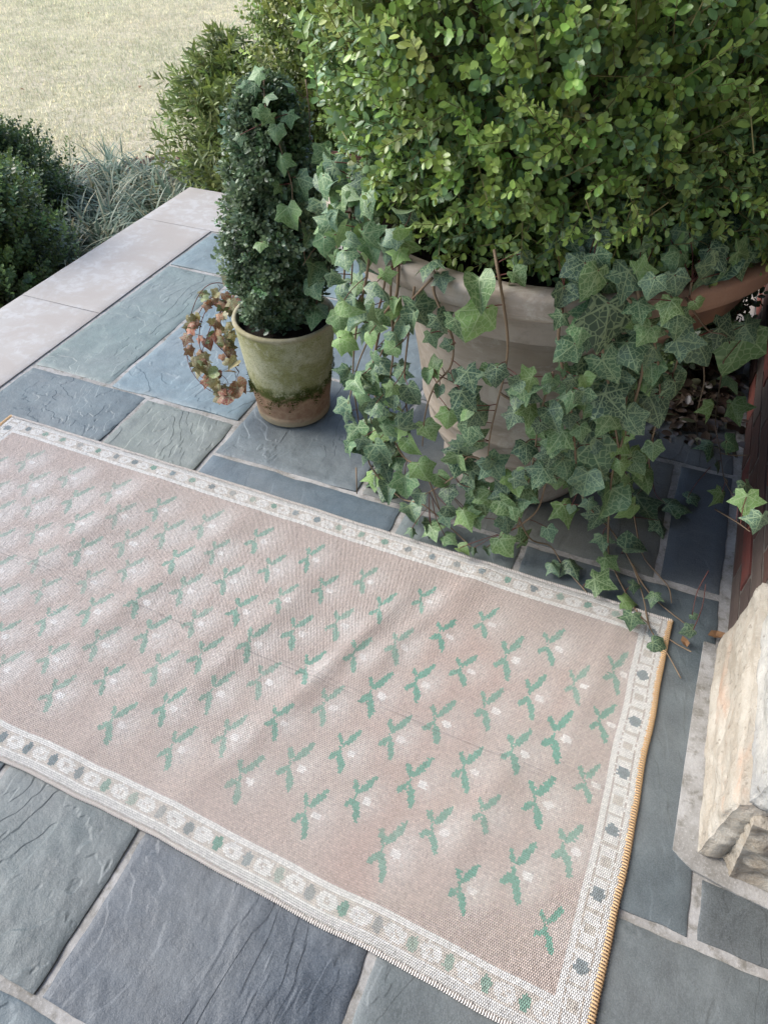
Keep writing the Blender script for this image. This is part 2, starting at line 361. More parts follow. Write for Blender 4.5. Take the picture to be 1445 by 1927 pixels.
# ------------------------------------------------------------------ patio: mortar bed, flagstones, coping
H = 1.3
def box(x0, x1, y0, y1, z0, z1):
    V = [(x0, y0, z0), (x1, y0, z0), (x1, y1, z0), (x0, y1, z0), (x0, y0, z1), (x1, y0, z1), (x1, y1, z1), (x0, y1, z1)]
    return V, [(0, 3, 2, 1), (4, 5, 6, 7), (0, 1, 5, 4), (1, 2, 6, 5), (2, 3, 7, 6), (3, 0, 4, 7)]
patio = link('patio', mesh('patio', *box(-2.13, 1.6, -1.6, 2.80, -.42, -.0025)), MAT['mortar']); tag(patio, kind='structure')
def flagstone(name, x0, x1, y0, y1, seed, step=.012, inset=.008, mat=None, color=None, cleft=1.0, top=0., edge=.0022, corner=.01, bev=.0035, zb=-.02):
    nx = max(6, int((x1-x0)/step)); ny = max(6, int((y1-y0)/step))
    u = np.linspace(0, 1, nx+1); v = np.linspace(0, 1, ny+1)
    X0, X1, Y0, Y1 = x0+inset, x1-inset, y0+inset, y1-inset
    # denser rows near the rim for the worn arris
    def rim(t, L): 
        t = t.copy(); t[1] = bev/L; t[-2] = 1-bev/L; return t
    U, Vv = np.meshgrid(rim(u, X1-X0), rim(v, Y1-Y0)); X = X0+(X1-X0)*U; Y = Y0+(Y1-Y0)*Vv
    ex = edge*2*(fbm(Y*14+seed, X*0+seed, seed, 4)-.5)*2; ey = edge*2*(fbm(X*14+seed, Y*0+seed*2, seed+5, 4)-.5)*2
    wl = np.clip(1-U*(X1-X0)/.05, 0, 1); wr = np.clip(1-(1-U)*(X1-X0)/.05, 0, 1); wb = np.clip(1-Vv*(Y1-Y0)/.05, 0, 1); wt = np.clip(1-(1-Vv)*(Y1-Y0)/.05, 0, 1)
    Xd = X+ex*wl-ex[::-1]*wr; Yd = Y+ey*wb-ey[:, ::-1]*wt
    ca = .95; f = fbm((X*ca+Y*.3)*5+seed*3, (Y*.55-X*.2)*5+seed, seed, 5, .55)
    t = f*9; tr = np.floor(t)+sstep(0, .25, t-np.floor(t))
    Z = top+cleft*(.0014*(tr-4.5)+.002*(fbm(X*3+seed, Y*3, seed+9, 3)-.5))
    d = np.minimum(np.minimum(X-X0, X1-X), np.minimum(Y-Y0, Y1-Y)); Z = np.minimum(Z, top+.004*cleft+.002)
    Z = np.maximum(Z-Z.mean()+top+.0008, top-.0006+.0009*(f-.5))
    Z = Z-.0018*(1-sstep(0, bev*1.2, d))
    m = nx+1; V = np.c_[Xd.ravel(), Yd.ravel(), Z.ravel()]
    i = np.arange(nx*ny); r, c = i//nx, i % nx; a = r*m+c; Q = [np.c_[a, a+1, a+m+1, a+m]]
    ring = list(range(0, m))+[k*m+m-1 for k in range(1, ny+1)]+[ny*m+k for k in range(m-2, -1, -1)]+[k*m for k in range(ny-1, 0, -1)]
    low = V[ring].copy(); low[:, 2] = zb; o = len(V); V = np.r_[V, V[ring], low]; L = len(ring); k = np.arange(L)
    Q.append(np.c_[o+k, o+L+k, o+L+(k+1) % L, o+(k+1) % L])
    return link(name, mesh_np(name, V, Q, True), mat or MAT['bluestone'], patio, None, None if color is None else (*color, min(1., cleft)))
BLU = (.09, .122, .145); GRN = (.135, .165, .155); OLV = (.155, .155, .135); DRK = (.036, .045, .058); SLT = (.085, .10, .112); GRY = (.115, .128, .13); CHR = (.045, .048, .052); BRN = (.10, .095, .082)
STONES = [  # x0, x1, y0, y1 in units of the survey (x 1.3 m), colour, cleft, grid step
 (-1.389, -.793, 1.645, 1.891, (.135, .18, .20), .7, .014), (-1.389, -1.155, 1.062, 1.645, GRN, 1., .012), (-1.155, -.793, 1.056, 1.645, (.128, .168, .195), 1., .012),
 (-1.389, -1.039, .60, 1.06, (.095, .112, .122), 1., .012), (-1.039, -.793, .60, 1.052, (.15, .155, .135), 1., .012), (-.793, -.448, .942, 1.29, SLT, 1., .012), (-.793, -.345, .60, .942, (.066, .09, .115), .25, .014),
 (-.345, -.10, .60, .941, GRY, .7, .014), (-.448, .142, .942, 1.289, BRN, .5, .014), (-.10, .257, .366, .941, (.066, .08, .09), .35, .012), (.142, .257, .946, 1.287, DRK, .25, .014), (-.02, .257, 1.289, 1.60, CHR, .5, .016),
 (-.02, .257, 1.60, 1.891, CHR, .5, .02), (-.448, -.02, 1.289, 1.891, BRN, .5, .02), (-.793, -.448, 1.29, 1.891, BLU, .6, .02),
 (-.69, -.451, .008, .366, (.064, .076, .078), 1.1, .008), (-.451, -.102, .010, .366, (.029, .039, .058), 1.3, .007), (-.102, .50, -.16, .366, (.058, .07, .076), .5, .010), (.257, .60, .366, .452, (.042, .047, .05), .4, .010),
 (-.69, -.10, .366, .60, GRY, .6, .02), (-1.389, -.69, .0, .60, SLT, .7, .016), (-.80, -.102, -.36, .008, (.06, .08, .095), 1., .010), (-1.389, -.80, -.36, .0, GRN, .8, .02), (-.102, .5, -.6, -.16, BLU, .6, .02), (.5, 1.1, -.6, .366, GRN, .6, .02), (-1.389, -.102, -1., -.36, SLT, .6, .03)]
for i, (a, b_, c, d, col, cl, stp) in enumerate(STONES):
    flagstone('flagstone', a*H, b_*H, c*H, d*H, 7+i*13, stp, .0078, None, (col[0]*.92, col[1]*1.01, col[2]*.96), cl, top=random.Random(i).uniform(-.0005, .0015))
for i, (x0, x1, y0, y1) in enumerate([(-2.165, -1.812, .62, 1.727), (-2.165, -1.812, 1.727, 2.463), (-2.165, -1.1, 2.463, 2.838), (-1.1, .1, 2.463, 2.838), (-2.165, -1.812, -.4, .62), (-2.165, -1.812, -1.6, -.4), (.1, .345, 2.463, 2.838)]):
    flagstone('coping_stone', x0, x1, y0, y1, 301+i*7, .02, .0012, MAT['lime'], None, .12, top=.003, edge=.0004, bev=.006, zb=-.06)

# unseen roof and wall, added to shade the terrace and darken its right side
hw = link('added_shade_wall', mesh('added_shade_wall', *box(1.25, 1.45, -3.2, .95, -.01, 2.74)), mat_simple('dark_brick_wall', (.12, .06, .05), .9, .2, .3, 30, .3, .003)); tag(hw, 'unseen dark brick wall added past the stone pier to darken the right side', 'wall')
roof = empty('added_shade_roof', (.5, 0, 2.75), 'unseen pale boarded ceiling and roof added to shade the terrace', 'roof')
link('ceiling', mesh('ceiling', *box(-.55, 2.6, -3.2, .95, 2.75, 2.79)), mat_simple('painted_boards', (.5, .49, .46), .6, .3, .05, 20, .1, .002), roof)
link('roof_deck', mesh('roof_deck', *box(-.65, 2.6, -3.3, 1.05, 2.795, 2.95)), MAT['bark'], roof)
# ------------------------------------------------------------------ rug
RC = [np.array(p)*H for p in ((-1.283, .2475), (.1615, .1965), (.1765, .8575), (-1.283, .8765))]   # BL BR TR TL
UL, VL = 1.90, .86; KS = .0036
NU, NV = int(UL/KS), int(VL/KS)
def rug_xy(u, v):
    s, t = u/UL, v/VL
    s_, t_ = s[..., None], t[..., None]
    P = RC[0]*(1-s_)*(1-t_)+RC[1]*s_*(1-t_)+RC[2]*s_*t_+RC[3]*(1-s_)*t_
    wv = .006*(fbm(u*5.5, u*0, 2, 3)-.5)*2*(1-t)+.003*(fbm(u*7, u*0+3, 4, 3)-.5)*2*t
    wx = .007*(fbm(v*5, v*0, 8, 2)-.5)*2*s
    P = P.copy(); P[..., 1] += wv; P[..., 0] += wx
    return P
def rug_h(x, y):
    z = np.full(x.shape, .0085)
    for cx, cy, L, wd, am, ang in [(-.40, .78, .20, .020, .007, 1.25), (-.29, .88, .17, .022, .006, 1.2), (-.62, .70, .22, .028, .006, 1.3), (-.22, .98, .16, .026, .005, 1.35), (-.88, .80, .25, .035, .006, 1.25), (-1.15, .85, .26, .04, .005, 1.3), (-.02, .62, .2, .03, .004, 1.35), (-.5, .5, .2, .03, .0045, 1.2), (.09, .85, .22, .028, .004, 1.4), (-.75, .5, .2, .03, .004, 1.3)]:
        dx, dy = x-cx, y-cy; a = dx*math.cos(ang)+dy*math.sin(ang); b_ = -dx*math.sin(ang)+dy*math.cos(ang)
        z = z+am*np.exp(-(b_/wd)**2)*np.exp(-(a/L)**4)
    return z+.0028*(fbm(x*6, y*3, 31, 3)-.45)
uu, vv = np.meshgrid(np.arange(NU+1)*UL/NU, np.arange(NV+1)*VL/NV)
PXY = rug_xy(uu, vv); ZR_ = rug_h(PXY[..., 0], PXY[..., 1])
edge_d = np.minimum(np.minimum(uu, UL-uu), np.minimum(vv, VL-vv)); ZR_ = ZR_*(.55+.45*sstep(0, .012, edge_d))+.0006*rg.normal(0, 1, uu.shape)
# per knot colours
ku = (np.arange(NU)+.5)*UL/NU; kv = (np.arange(NV)+.5)*VL/NV; KU, KV = np.meshgrid(ku, kv)
KX = rug_xy(KU, KV); kx, ky = KX[..., 0], KX[..., 1]
bx = rug_xy(KU, KV*0); vv_ = ky-bx[..., 1]                        # metres above the lower long edge
beige = np.array(srgb(193, 177, 166)); white = np.array(srgb(226, 223, 216)); green = np.array(srgb(108, 163, 142)); cream = np.array(srgb(214, 206, 198)); blueg = np.array(srgb(118, 138, 142)); bud = np.array(srgb(232, 228, 222)); pink = np.array(srgb(196, 164, 150))
ab = fbm(kx*2.2, ky*.8, 41, 4); ab2 = fbm(kx*9, ky*3.5, 43, 4)
C = beige*(1+.16*(ab-.5)[..., None])*(1+.16*(ab2-.5)[..., None])
pk = (sstep(.55, .75, fbm(kx*5+9, ky*3, 47, 3))*sstep(-.6, .1, kx)*.55)[..., None]; C = C*(1-pk)+pink*pk
# motif: leaf strokes (x0,y0,x1,y1,x2,y2, w0,wm,w1) in metres
STROKES = [((.002, .005), (.013, .021), (.0215, .044), .003, .0085, .0035), ((-.003, .007), (-.008, .014), (-.0118, .0205), .003, .006, .0035), ((-.003, .007), (0, -.002), (.0026, -.012), .002, .002, .002), ((-.0006, -.0116), (-.006, -.018), (-.011, -.0255), .003, .0065, .0045), ((.0026, -.012), (.0125, -.0255), (.0185, -.0445), .003, .0085, .0035)]
def stroke_mask(dx, dy, st, jit):
    best = np.full(dx.shape, 9.)
    p0, p1, p2 = map(np.array, st[:3])
    for t in np.linspace(0, 1, 15):
        p = p0*(1-t)**2+2*p1*t*(1-t)+p2*t*t; w_ = st[3]*(1-t)**2+2*st[4]*1.12*t*(1-t)+st[5]*t*t
        best = np.minimum(best, np.hypot(dx-p[0], dy-p[1])-w_)
    return best < jit
jit = rg.normal(0, .0008, kx.shape)
glow = np.zeros(kx.shape); GM = np.zeros(kx.shape); BM = np.zeros(kx.shape)
for k in range(9):
    for j in range(14):
        mx = .111+.0028*k-.1468*j-(.0735 if k % 2 else 0)+rg.normal(0, .003); mv = .155+.0662*k+rg.normal(0, .0025)
        if mx < -1.60: continue
        sc_ = rg.uniform(.92, 1.12); fl = 1+rg.normal(0, .08)
        ii = np.where((abs(kx-mx) < .075) & (abs(vv_-mv) < .085))
        dx = (kx[ii]-mx)/sc_; dy = (vv_[ii]-mv)/sc_*fl; jj = jit[ii]
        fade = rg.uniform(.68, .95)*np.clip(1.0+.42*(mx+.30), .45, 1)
        fade *= np.clip(.75+.7*(fbm(dx*40+k, dy*40+j, 5, 2)), 0, 1)
        for st in STROKES: GM[ii] = np.maximum(GM[ii], stroke_mask(dx, dy, st, jj)*fade)
        GM[ii] = np.where((np.hypot(dx+.001, dy-.002) > .004) | (rg.random(len(dx)) < .75), GM[ii], 0)
        if rg.random() < .93:
            BM[ii] = np.maximum(BM[ii], ((np.abs(dx-.0228)/.0085)**3+(np.abs(dy+.0035)/.0065)**3 < 1+jj*200)*rg.uniform(.6, 1.))
        g_ = np.exp(-((dx-.030-dy*.15)/.030)**2-((dy-.002)/.045)**2)*rg.uniform(.5, 1.)*np.clip(1.05-.75*(mx+.4), .75, 1.75)  # more cream toward the left end: real fading plus light put into the colour
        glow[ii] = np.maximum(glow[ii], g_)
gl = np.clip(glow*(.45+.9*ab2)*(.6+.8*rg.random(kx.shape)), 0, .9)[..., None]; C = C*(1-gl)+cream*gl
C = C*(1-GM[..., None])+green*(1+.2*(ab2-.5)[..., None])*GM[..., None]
C = C*(1-BM[..., None])+bud*BM[..., None]
# darker crease lines along the middle
for o_, s_ in ((0, .9), (.011, .6), (-.010, .45)):
    line = VL*.475+o_+.006*np.sin(KU*3.1)+.003*np.sin(KU*11)
    msk = (abs(KV-line) < .0022)*(fbm(KU*6, KU*0+o_*90, 71, 3) > .47)*s_
    C = C*(1-.24*msk[..., None])
# border along the long sides
def border(dist, along, per, seed, oval, half=(.0085, .0125)):
    global C
    idx = np.floor(along/per+.5).astype(int); la = along-idx*per
    m = dist < .064; band = (dist > .019) & m
    Bc = np.where((dist < .018)[..., None], white*.86, np.where((dist > .0565)[..., None], white, np.array(srgb(205, 196, 184))))
    rs = np.random.default_rng(seed); choice = rs.random(400)
    lines = (band & ((abs(dist-.0205) < .0022) | (abs(dist-.0555) < .0022)))
    med = ((np.abs(np.abs(la)-per*.5)/(per*.30))**2+((dist-.038)/.0135)**2 < 1+jit*180)
    ring = ((np.abs(np.abs(la)-per*.5)/(per*.13))**2+((dist-.038)/.0055)**2 < 1)
    ov = ((la/half[0])**2+((dist-oval)/half[1])**2 < 1+jit*160)
    Bc = np.where((band & med & ~(ring & (rg.random(ring.shape) < .45)))[..., None], white, Bc); Bc = np.where(lines[..., None], white*1.02, Bc)
    cc = choice[np.clip(idx+200, 0, 399)][..., None]; oc = np.where(cc < .45, green*.85, np.where(cc < .8, blueg*.8, blueg))
    al = (.4+.5*rs.random(400))[np.clip(idx+200, 0, 399)][..., None]
    Bc = np.where((ov & m)[..., None], oc*al+Bc*(1-al), Bc)
    C = np.where(m[..., None], Bc, C)
border(KV, KU+.015, .0625, 1, .037); border(VL-KV, KU+.03, .0625, 2, .034, (.0085, .0095))
def end_border(dist, along, seed):
    global C
    m = (dist < .062)
    Bc = np.where((dist < .006)[..., None], beige, white*.98)
    Bc = np.where((((abs(dist-.020) < .0022) | (abs(dist-.048) < .0022)) & (rg.random(dist.shape) < .8))[..., None], np.array(srgb(190, 180, 168)), Bc)
    idx = np.floor((along-.05)/.1145+.5).astype(int); la = along-.05-idx*.1145
    med = (np.abs(np.abs(la)-.057) < .008) & (np.abs(dist-.034) < .010) | ((np.abs(np.abs(la)-.028) < .003) & (np.abs(dist-.034) < .012))
    Bc = np.where(med[..., None], np.array(srgb(200, 192, 180)), Bc)
    ov = ((la/.0115)**2+((dist-.034)/.0115)**2 < 1+jit*150)
    Bc = np.where(ov[..., None], blueg*.72*.8+Bc*.2, Bc)
    C = np.where(m[..., None], Bc, C)
end_border(UL-KU, KV-.07, 3); end_border(KU, KV-.07, 4)
C = C*np.clip(1+rg.normal(0, .075, kx.shape), .75, 1.2)[..., None]
m = NU+1; i = np.arange(NU*NV); r, c = i//NU, i % NU; a = r*m+c
V = np.c_[PXY.reshape(-1, 2), ZR_.ravel()]; Q = [np.c_[a, a+1, a+m+1, a+m]]
ring = list(range(0, m))+[k*m+m-1 for k in range(1, NV+1)]+[NV*m+k for k in range(m-2, -1, -1)]+[k*m for k in range(NV-1, 0, -1)]
low = V[ring].copy(); low[:, 2] = .0028; o_ = len(V); V = np.r_[V, low]; L = len(ring); k = np.arange(L)
Q.append(np.c_[np.array(ring)[k], o_+k, o_+(k+1) % L, np.array(ring)[(k+1) % L]])
cc = np.r_[np.repeat(C.reshape(-1, 3), 4, 0), np.tile(white*.84, (L*4, 1))]
uv = np.c_[uu.ravel()/UL*NU, vv.ravel()/VL*NV]; uv = np.r_[uv, uv[ring]]
rug = empty('rug', (float(RC[1][0]), float(RC[1][1]), .004), 'faded beige wool runner rug with green sprig motifs lying on the flagstones', 'rug')
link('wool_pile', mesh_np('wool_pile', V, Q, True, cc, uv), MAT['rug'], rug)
# braided selvedge along the long edges (rope of little loops), overcast stitches on the short ends
def rope(edge, name, mat, pitch, rad, over, nseg=6):
    n_ = int(edge[1]/pitch); parts = []; ov0 = over
    for q in range(n_):
        t0 = (q+.5)/n_; p, tn, nn = edge[0](t0)
        j = rg.normal(0, .22); over = ov0*rg.uniform(.75, 1.15); tt = tn*math.cos(j)+nn*math.sin(j)
        pts = [p-nn*over+tt*pitch*.3+np.array([0, 0, .0015]), p-nn*over*.45+tt*pitch*.1+np.array([0, 0, rad*2.3]), p+nn*rad*.9+np.array([0, 0, rad*1.6]), p+nn*rad*.7-tt*pitch*.25+np.array([0, 0, -.003])]
        parts.append(tube(pts, rad*rg.uniform(.85, 1.15), rad*.9, 5, 2))
    me = mesh(name, *merge(parts), True)
    o = link(name, me, mat, rug); o['kind'] = 'stuff'; return o
def edge_fn(pa, pb, out):
    def f(t):
        u_ = np.array([pa[0]+(pb[0]-pa[0])*t]); v_ = np.array([pa[1]+(pb[1]-pa[1])*t]); p = rug_xy(u_, v_)[0]; z = .6*rug_h(np.array([p[0]]), np.array([p[1]]))[0]
        p2 = rug_xy(u_+(pb[0]-pa[0])*.004, v_+(pb[1]-pa[1])*.004)[0]; tn = np.r_[p2-p, 0]; tn /= np.linalg.norm(tn)
        nn = np.array([tn[1], -tn[0], 0])*out
        return np.r_[p, z], tn, nn
    return f
rope((edge_fn((UL, 0), (UL, VL), 1), VL), 'overcast_stitching', MAT['yarn'], .0052, .0018, .009)
rope((edge_fn((0, 0), (0, VL), -1), VL), 'overcast_stitching', MAT['yarn'], .0052, .0018, .009)
rope((edge_fn((0, 0), (UL, 0), 1), UL), 'selvedge', MAT['edge'], .0042, .0017, .005)
rope((edge_fn((0, VL), (UL, VL), -1), UL), 'selvedge', MAT['edge'], .0042, .0016, .005)
# ------------------------------------------------------------------ wall: brick, fieldstone pier
wall = empty('brick_wall', (.345, 1.1, 0), 'dark red brick wall rising beside the big planter and ivy', 'wall')
link('mortar_core', mesh('mortar_core', *box(.3495, .60, 1.05, 2.84, -.01, 2.75)), mat_simple('dark_mortar', (.13, .115, .10), .95, .15, .5, 90, .6, .004), wall)
def brick_mesh(sx, sy, sz, seed):
    rs = np.random.default_rng(seed); n = 7; V = []; F = []
    # front slab facing -x with chipped rim
    ys = np.linspace(0, sy, n); zs = np.linspace(0, sz, 5)
    for z in zs:
        for y in ys:
            e = min(y, sy-y, z, sz-z); V.append((rs.uniform(0, .0022)+(.003 if e < 1e-6 else 0), y+rs.normal(0, .0008), z+rs.normal(0, .0008)))
    for r in range(4):
        for c in range(n-1): a = r*n+c; F.append((a, a+n, a+n+1, a+1))
    ring = list(range(n))+[r*n+n-1 for r in range(1, 5)]+[4*n+c for c in range(n-2, -1, -1)]+[r*n for r in range(3, 0, -1)]
    o = len(V)
    for q in ring: V.append((sx, V[q][1], V[q][2]))
    L = len(ring)
    for q in range(L): F.append((ring[q], ring[(q+1) % L], o+(q+1) % L, o+q))
    return mesh('brick', V, F, False)
BM_ = [brick_mesh(.03, .196, .058, s) for s in range(4)]; BH = [brick_mesh(.03, .094, .058, s+9) for s in range(2)]
BC = [(.14, .045, .036), (.085, .045, .036), (.09, .05, .042), (.075, .055, .048), (.17, .055, .042), (.09, .068, .058)]
rb = random.Random(5)
for row in range(24):
    y = 1.085-(.1 if row % 2 else 0); 
    if row % 2 == 0: pass
    while y < 2.80:
        half = (y < 1.0); me = BH[row % 2] if half else BM_[rb.randrange(4)]
        yy = y+.1 if half else y
        if yy+(.094 if half else .196) < 2.845:
            o = link('brick', me, MAT['brick'], wall, Matrix.Translation((.3425+rb.uniform(-.0015, .003), yy+.003, .006+row*.068)), rb.choice(BC))
        y += .206
# fieldstone pier
pier = empty('stone_pier', (.33, .61, 0), 'pale rough fieldstone pier base set in grey mortar at the wall corner', 'pier')
link('mortar_core', mesh('mortar_core', *box(.350, .80, .632, 1.075, -.01, 1.0)), MAT['mortar'], pier)
pad = [(.302, 1.085), (.297, .95), (.293, .78), (.290, .612), (.307, .600), (.325, .590), (.40, .578), (.62, .560), (.62, .66), (.36, .66), (.36, 1.085)]
Vp = [(x, y, .0048) for x, y in pad]+[(x, y, -.01) for x, y in pad]; n = len(pad)
pd = link('mortar_bed', mesh('mortar_bed', Vp, [tuple(range(n))[::-1]]+[(k, (k+1) % n, n+(k+1) % n, n+k) for k in range(n)]), MAT['mortar'], pier)
def rough_block(name, cor, seed, amp, col, res=.0055, rnd=.02):
    """cor: 8 corners (bottom 4 ccw, top 4 ccw): displaced boulder with rounded arrises"""
    cor = np.array(cor, float); faces = [(0, 1, 5, 4), (1, 2, 6, 5), (2, 3, 7, 6), (3, 0, 4, 7), (4, 5, 6, 7), (3, 2, 1, 0)]
    ctr = cor.mean(0); V = []; F = []
    for fi, q in enumerate(faces):
        a, b_, c, d = cor[list(q)]; nu = max(4, int(np.linalg.norm(b_-a)/res)); nv = max(4, int(np.linalg.norm(d-a)/res))
        nrm = np.cross(b_-a, d-a); nrm /= np.linalg.norm(nrm)
        if nrm@((a+b_+c+d)/4-ctr) < 0: nrm = -nrm
        S, T = np.meshgrid(np.linspace(0, 1, nu+1), np.linspace(0, 1, nv+1)); s_, t_ = S[..., None], T[..., None]
        P = a*(1-s_)*(1-t_)+b_*s_*(1-t_)+c*s_*t_+d*(1-s_)*t_
        lu, lv = np.linalg.norm(b_-a), np.linalg.norm(d-a)
        e = np.minimum(np.minimum(S*lu, (1-S)*lu), np.minimum(T*lv, (1-T)*lv))
        g1 = fbm(S*lu*9+seed, T*lv*14+fi*7, seed, 5, .55); tt = g1*8; terr = np.floor(tt)+sstep(0, .12, tt-np.floor(tt))
        bul = np.sin(S*math.pi)*np.sin(T*math.pi)
        h = amp*(.16*(terr-4)+.5*(g1-.5)+.15*bul-.05)*sstep(0, .03, e)
        q3 = [fbm(P[..., a_]*w1+P[..., b__]*w2+seed, P[..., c__]*w1+seed*1.7, seed+k_*5, 4)-.5 for k_, (a_, b__, c__, w1, w2) in enumerate(((0, 1, 2, 17, 9), (1, 2, 0, 15, 8), (2, 0, 1, 19, 11)))]
        P = P+.011*np.stack(q3, -1)+nrm*h[..., None]+((ctr-P)*((1-sstep(0, rnd, e))*.045)[..., None])
        o = len(V); V += list(P.reshape(-1, 3)); m_ = nu+1; i_ = np.arange(nu*nv); r_, c_ = i_//nu, i_ % nu; k_ = o+r_*m_+c_
        qd = np.c_[k_, k_+1, k_+m_+1, k_+m_]
        nchk = np.cross(V[qd[0][1]]-V[qd[0][0]], V[qd[0][3]]-V[qd[0][0]])
        F.append(qd if nchk@nrm > 0 else qd[:, ::-1])
    me = mesh_np(name, np.array(V), F, False)
    return link(name, me, MAT['stone'], pier, None, col)
def blk(x0, x1, y0, y1, z0, z1, **k):
    return [(x0, y0, z0), (x1, y0, z0), (x1, y1, z0), (x0, y1, z0), (x0, y0, z1), (x1, y0, z1), (x1, y1, z1), (x0, y1, z1)]
s1 = [(.327, .612, -.005), (.372, .62, -.005), (.40, 1.085, -.005), (.330, 1.088, -.005), (.330, .618, .205), (.40, .63, .205), (.40, 1.075, .25), (.337, 1.078, .25)]
o = rough_block('fieldstone', s1, 3, .017, (.31, .27, .215)); o['label'] = 'cream and tan stone with rusty streaks'
s2 = [(.334, .612, .222), (.62, .612, .200), (.62, .985, .225), (.340, .985, .232), (.338, .615, .50), (.62, .615, .50), (.62, 1.0, .50), (.345, 1.0, .50)]
o = rough_block('fieldstone', s2, 9, .018, (.31, .305, .29)); o['label'] = 'pale grey upper stone'
s3 = [(.378, .603, -.005), (.66, .588, -.005), (.66, .66, -.005), (.378, .66, -.005), (.352, .605, .195), (.66, .596, .180), (.66, .66, .180), (.352, .66, .195)]
o = rough_block('fieldstone', s3, 14, .030, (.23, .19, .14)); o['label'] = 'brown front stone at the foot'
rough_block('fieldstone', blk(.335, .60, .612, .86, .515, .80), 21, .018, (.42, .38, .30))
rough_block('fieldstone', blk(.338, .60, .875, 1.08, .515, .86), 23, .018, (.46, .44, .40))
rough_block('fieldstone', blk(.335, .60, .612, .86, .815, 1.05), 25, .018, (.50, .45, .36))
rough_block('fieldstone', blk(.672, .95, .60, .66, -.005, .30), 27, .016, (.35, .30, .22))

# ------------------------------------------------------------------ leaf builders
BOX_T = (np.array([(0, 0, 0), (-.24, .22, .035), (-.31, .56, .05), (-.19, .88, .02), (.19, .88, .02), (.31, .56, .05), (.24, .22, .035), (0, .26, -.02), (0, .62, -.03), (0, 1, -.05)]), [(0, 7, 1), (0, 6, 7), (3, 8, 9), (8, 4, 9), (2, 8, 3), (8, 5, 4)], [(1, 7, 8, 2), (7, 6, 5, 8)])
LAN_T = (np.array([(0, 0, 0), (-.10, .25, .02), (-.13, .55, .02), (0, 1, -.08), (.13, .55, .02), (.10, .25, .02), (0, .28, -.02), (0, .62, -.04)]), [(0, 6, 1), (0, 5, 6), (2, 7, 3), (7, 4, 3)], [(1, 6, 7, 2), (6, 5, 4, 7)])
def unit(v): return v/(np.linalg.norm(v, axis=-1, keepdims=True)+1e-9)
def leaf_mesh(name, T, P, D, N, S, Ccol):
    tv, tr, qd = T; D = unit(D); N = unit(N-D*(N*D).sum(1, keepdims=True)); X = np.cross(D, N)
    V = P[:, None]+S[:, None, None]*(tv[None, :, 0:1]*X[:, None]+tv[None, :, 1:2]*D[:, None]+tv[None, :, 2:3]*N[:, None])
    n = len(P); o = (np.arange(n)*len(tv))[:, None]
    Q1 = (o[:, None]+np.array(tr)[None]).reshape(-1, 3); Q2 = (o[:, None]+np.array(qd)[None]).reshape(-1, 4)
    cc = np.r_[np.repeat(Ccol, 3*len(tr), 0), np.repeat(Ccol, 4*len(qd), 0)]
    return mesh_np(name, V.reshape(-1, 3), [Q1, Q2], True, cc)
def leaf_proto(name, T):
    return mesh(name, [tuple(v) for v in T[0]], list(T[1])+list(T[2]), True)
def frame(p, d, n, s):
    d = Vector(d).normalized(); n = Vector(n); n = (n-d*n.dot(d)).normalized(); x = d.cross(n)
    m = Matrix((x, d, n)).transposed().to_4x4()
    return Matrix.Translation(p) @ m @ Matrix.Scale(s, 4)
def sprigs(tips, dirs, L, pairs, size, col_fn, rs, open_=.75, droop=0., tipgrow=.5, gap0=.1):
    n = len(tips); P = []; D = []; N = []; S = []; K = []
    Ls = L*rs.uniform(.7, 1.25, n); ref = unit(rs.normal(0, 1, (n, 3))); A = unit(np.cross(dirs, ref)); B = np.cross(dirs, A)
    seed_c = col_fn(n, rs)
    for k in range(pairs):
        t = (k+.5)/pairs
        pos = tips-dirs*(Ls*(1-t))[:, None]
        ph = (math.pi/2)*(k % 2)+rs.normal(0, .25, n)
        side = A*np.cos(ph)[:, None]+B*np.sin(ph)[:, None]
        for sg in (1, -1):
            op = open_*(1-.55*t)+.15
            d = unit(dirs*(1-op*.55)+side*sg*op+rs.normal(0, .14, (n, 3))+np.array([0, 0, -droop]))
            nn = unit(dirs-d*(dirs*d).sum(1, keepdims=True)+rs.normal(0, .18, (n, 3)))
            P.append(pos+d*.0015); D.append(d); N.append(nn); S.append(size*rs.uniform(.72, 1.15, n)*(1-.42*max(0, t-.7)/.3))
            c = seed_c*rs.uniform(.75, 1.3, (n, 1)); young = max(0, t-.72)/.28*tipgrow
            K.append(c*(1-young)+np.array([.20, .27, .06])*young)
    # terminal bud leaves
    return map(np.concatenate, (P, D, N, S, K))
def stem_mesh(tips, dirs, L, r):
    V = []; F = []
    for q, (t, d) in enumerate(zip(tips, dirs)):
        a = np.cross(d, (.3, .2, .93)); a /= np.linalg.norm(a)+1e-9; b_ = np.cross(d, a); o = len(V)
        for p, rr in ((t-d*L, r), (t, r*.5)):
            for k in range(3): V.append(p+rr*(math.cos(2.094*k)*a+math.sin(2.094*k)*b_))
        F += [(o+k, o+(k+1) % 3, o+3+(k+1) % 3, o+3+k) for k in range(3)]
    return V, F
def fib(n, rs):
    i = np.arange(n)+.5; z = 1-2*i/n; a = i*2.399963+rs.normal(0, .2, n); r = np.sqrt(1-z*z)
    return np.c_[r*np.cos(a), r*np.sin(a), z]
def lumps(u, seed, k=3.2):
    rs = np.random.default_rng(seed); t = 0
    for q in range(9): t = t+np.sin(u@rs.normal(0, k, 3)+rs.uniform(0, 6.28))/(1+.35*q)
    return t/2.2
CAMP = np.array([0, 0, 1.3])
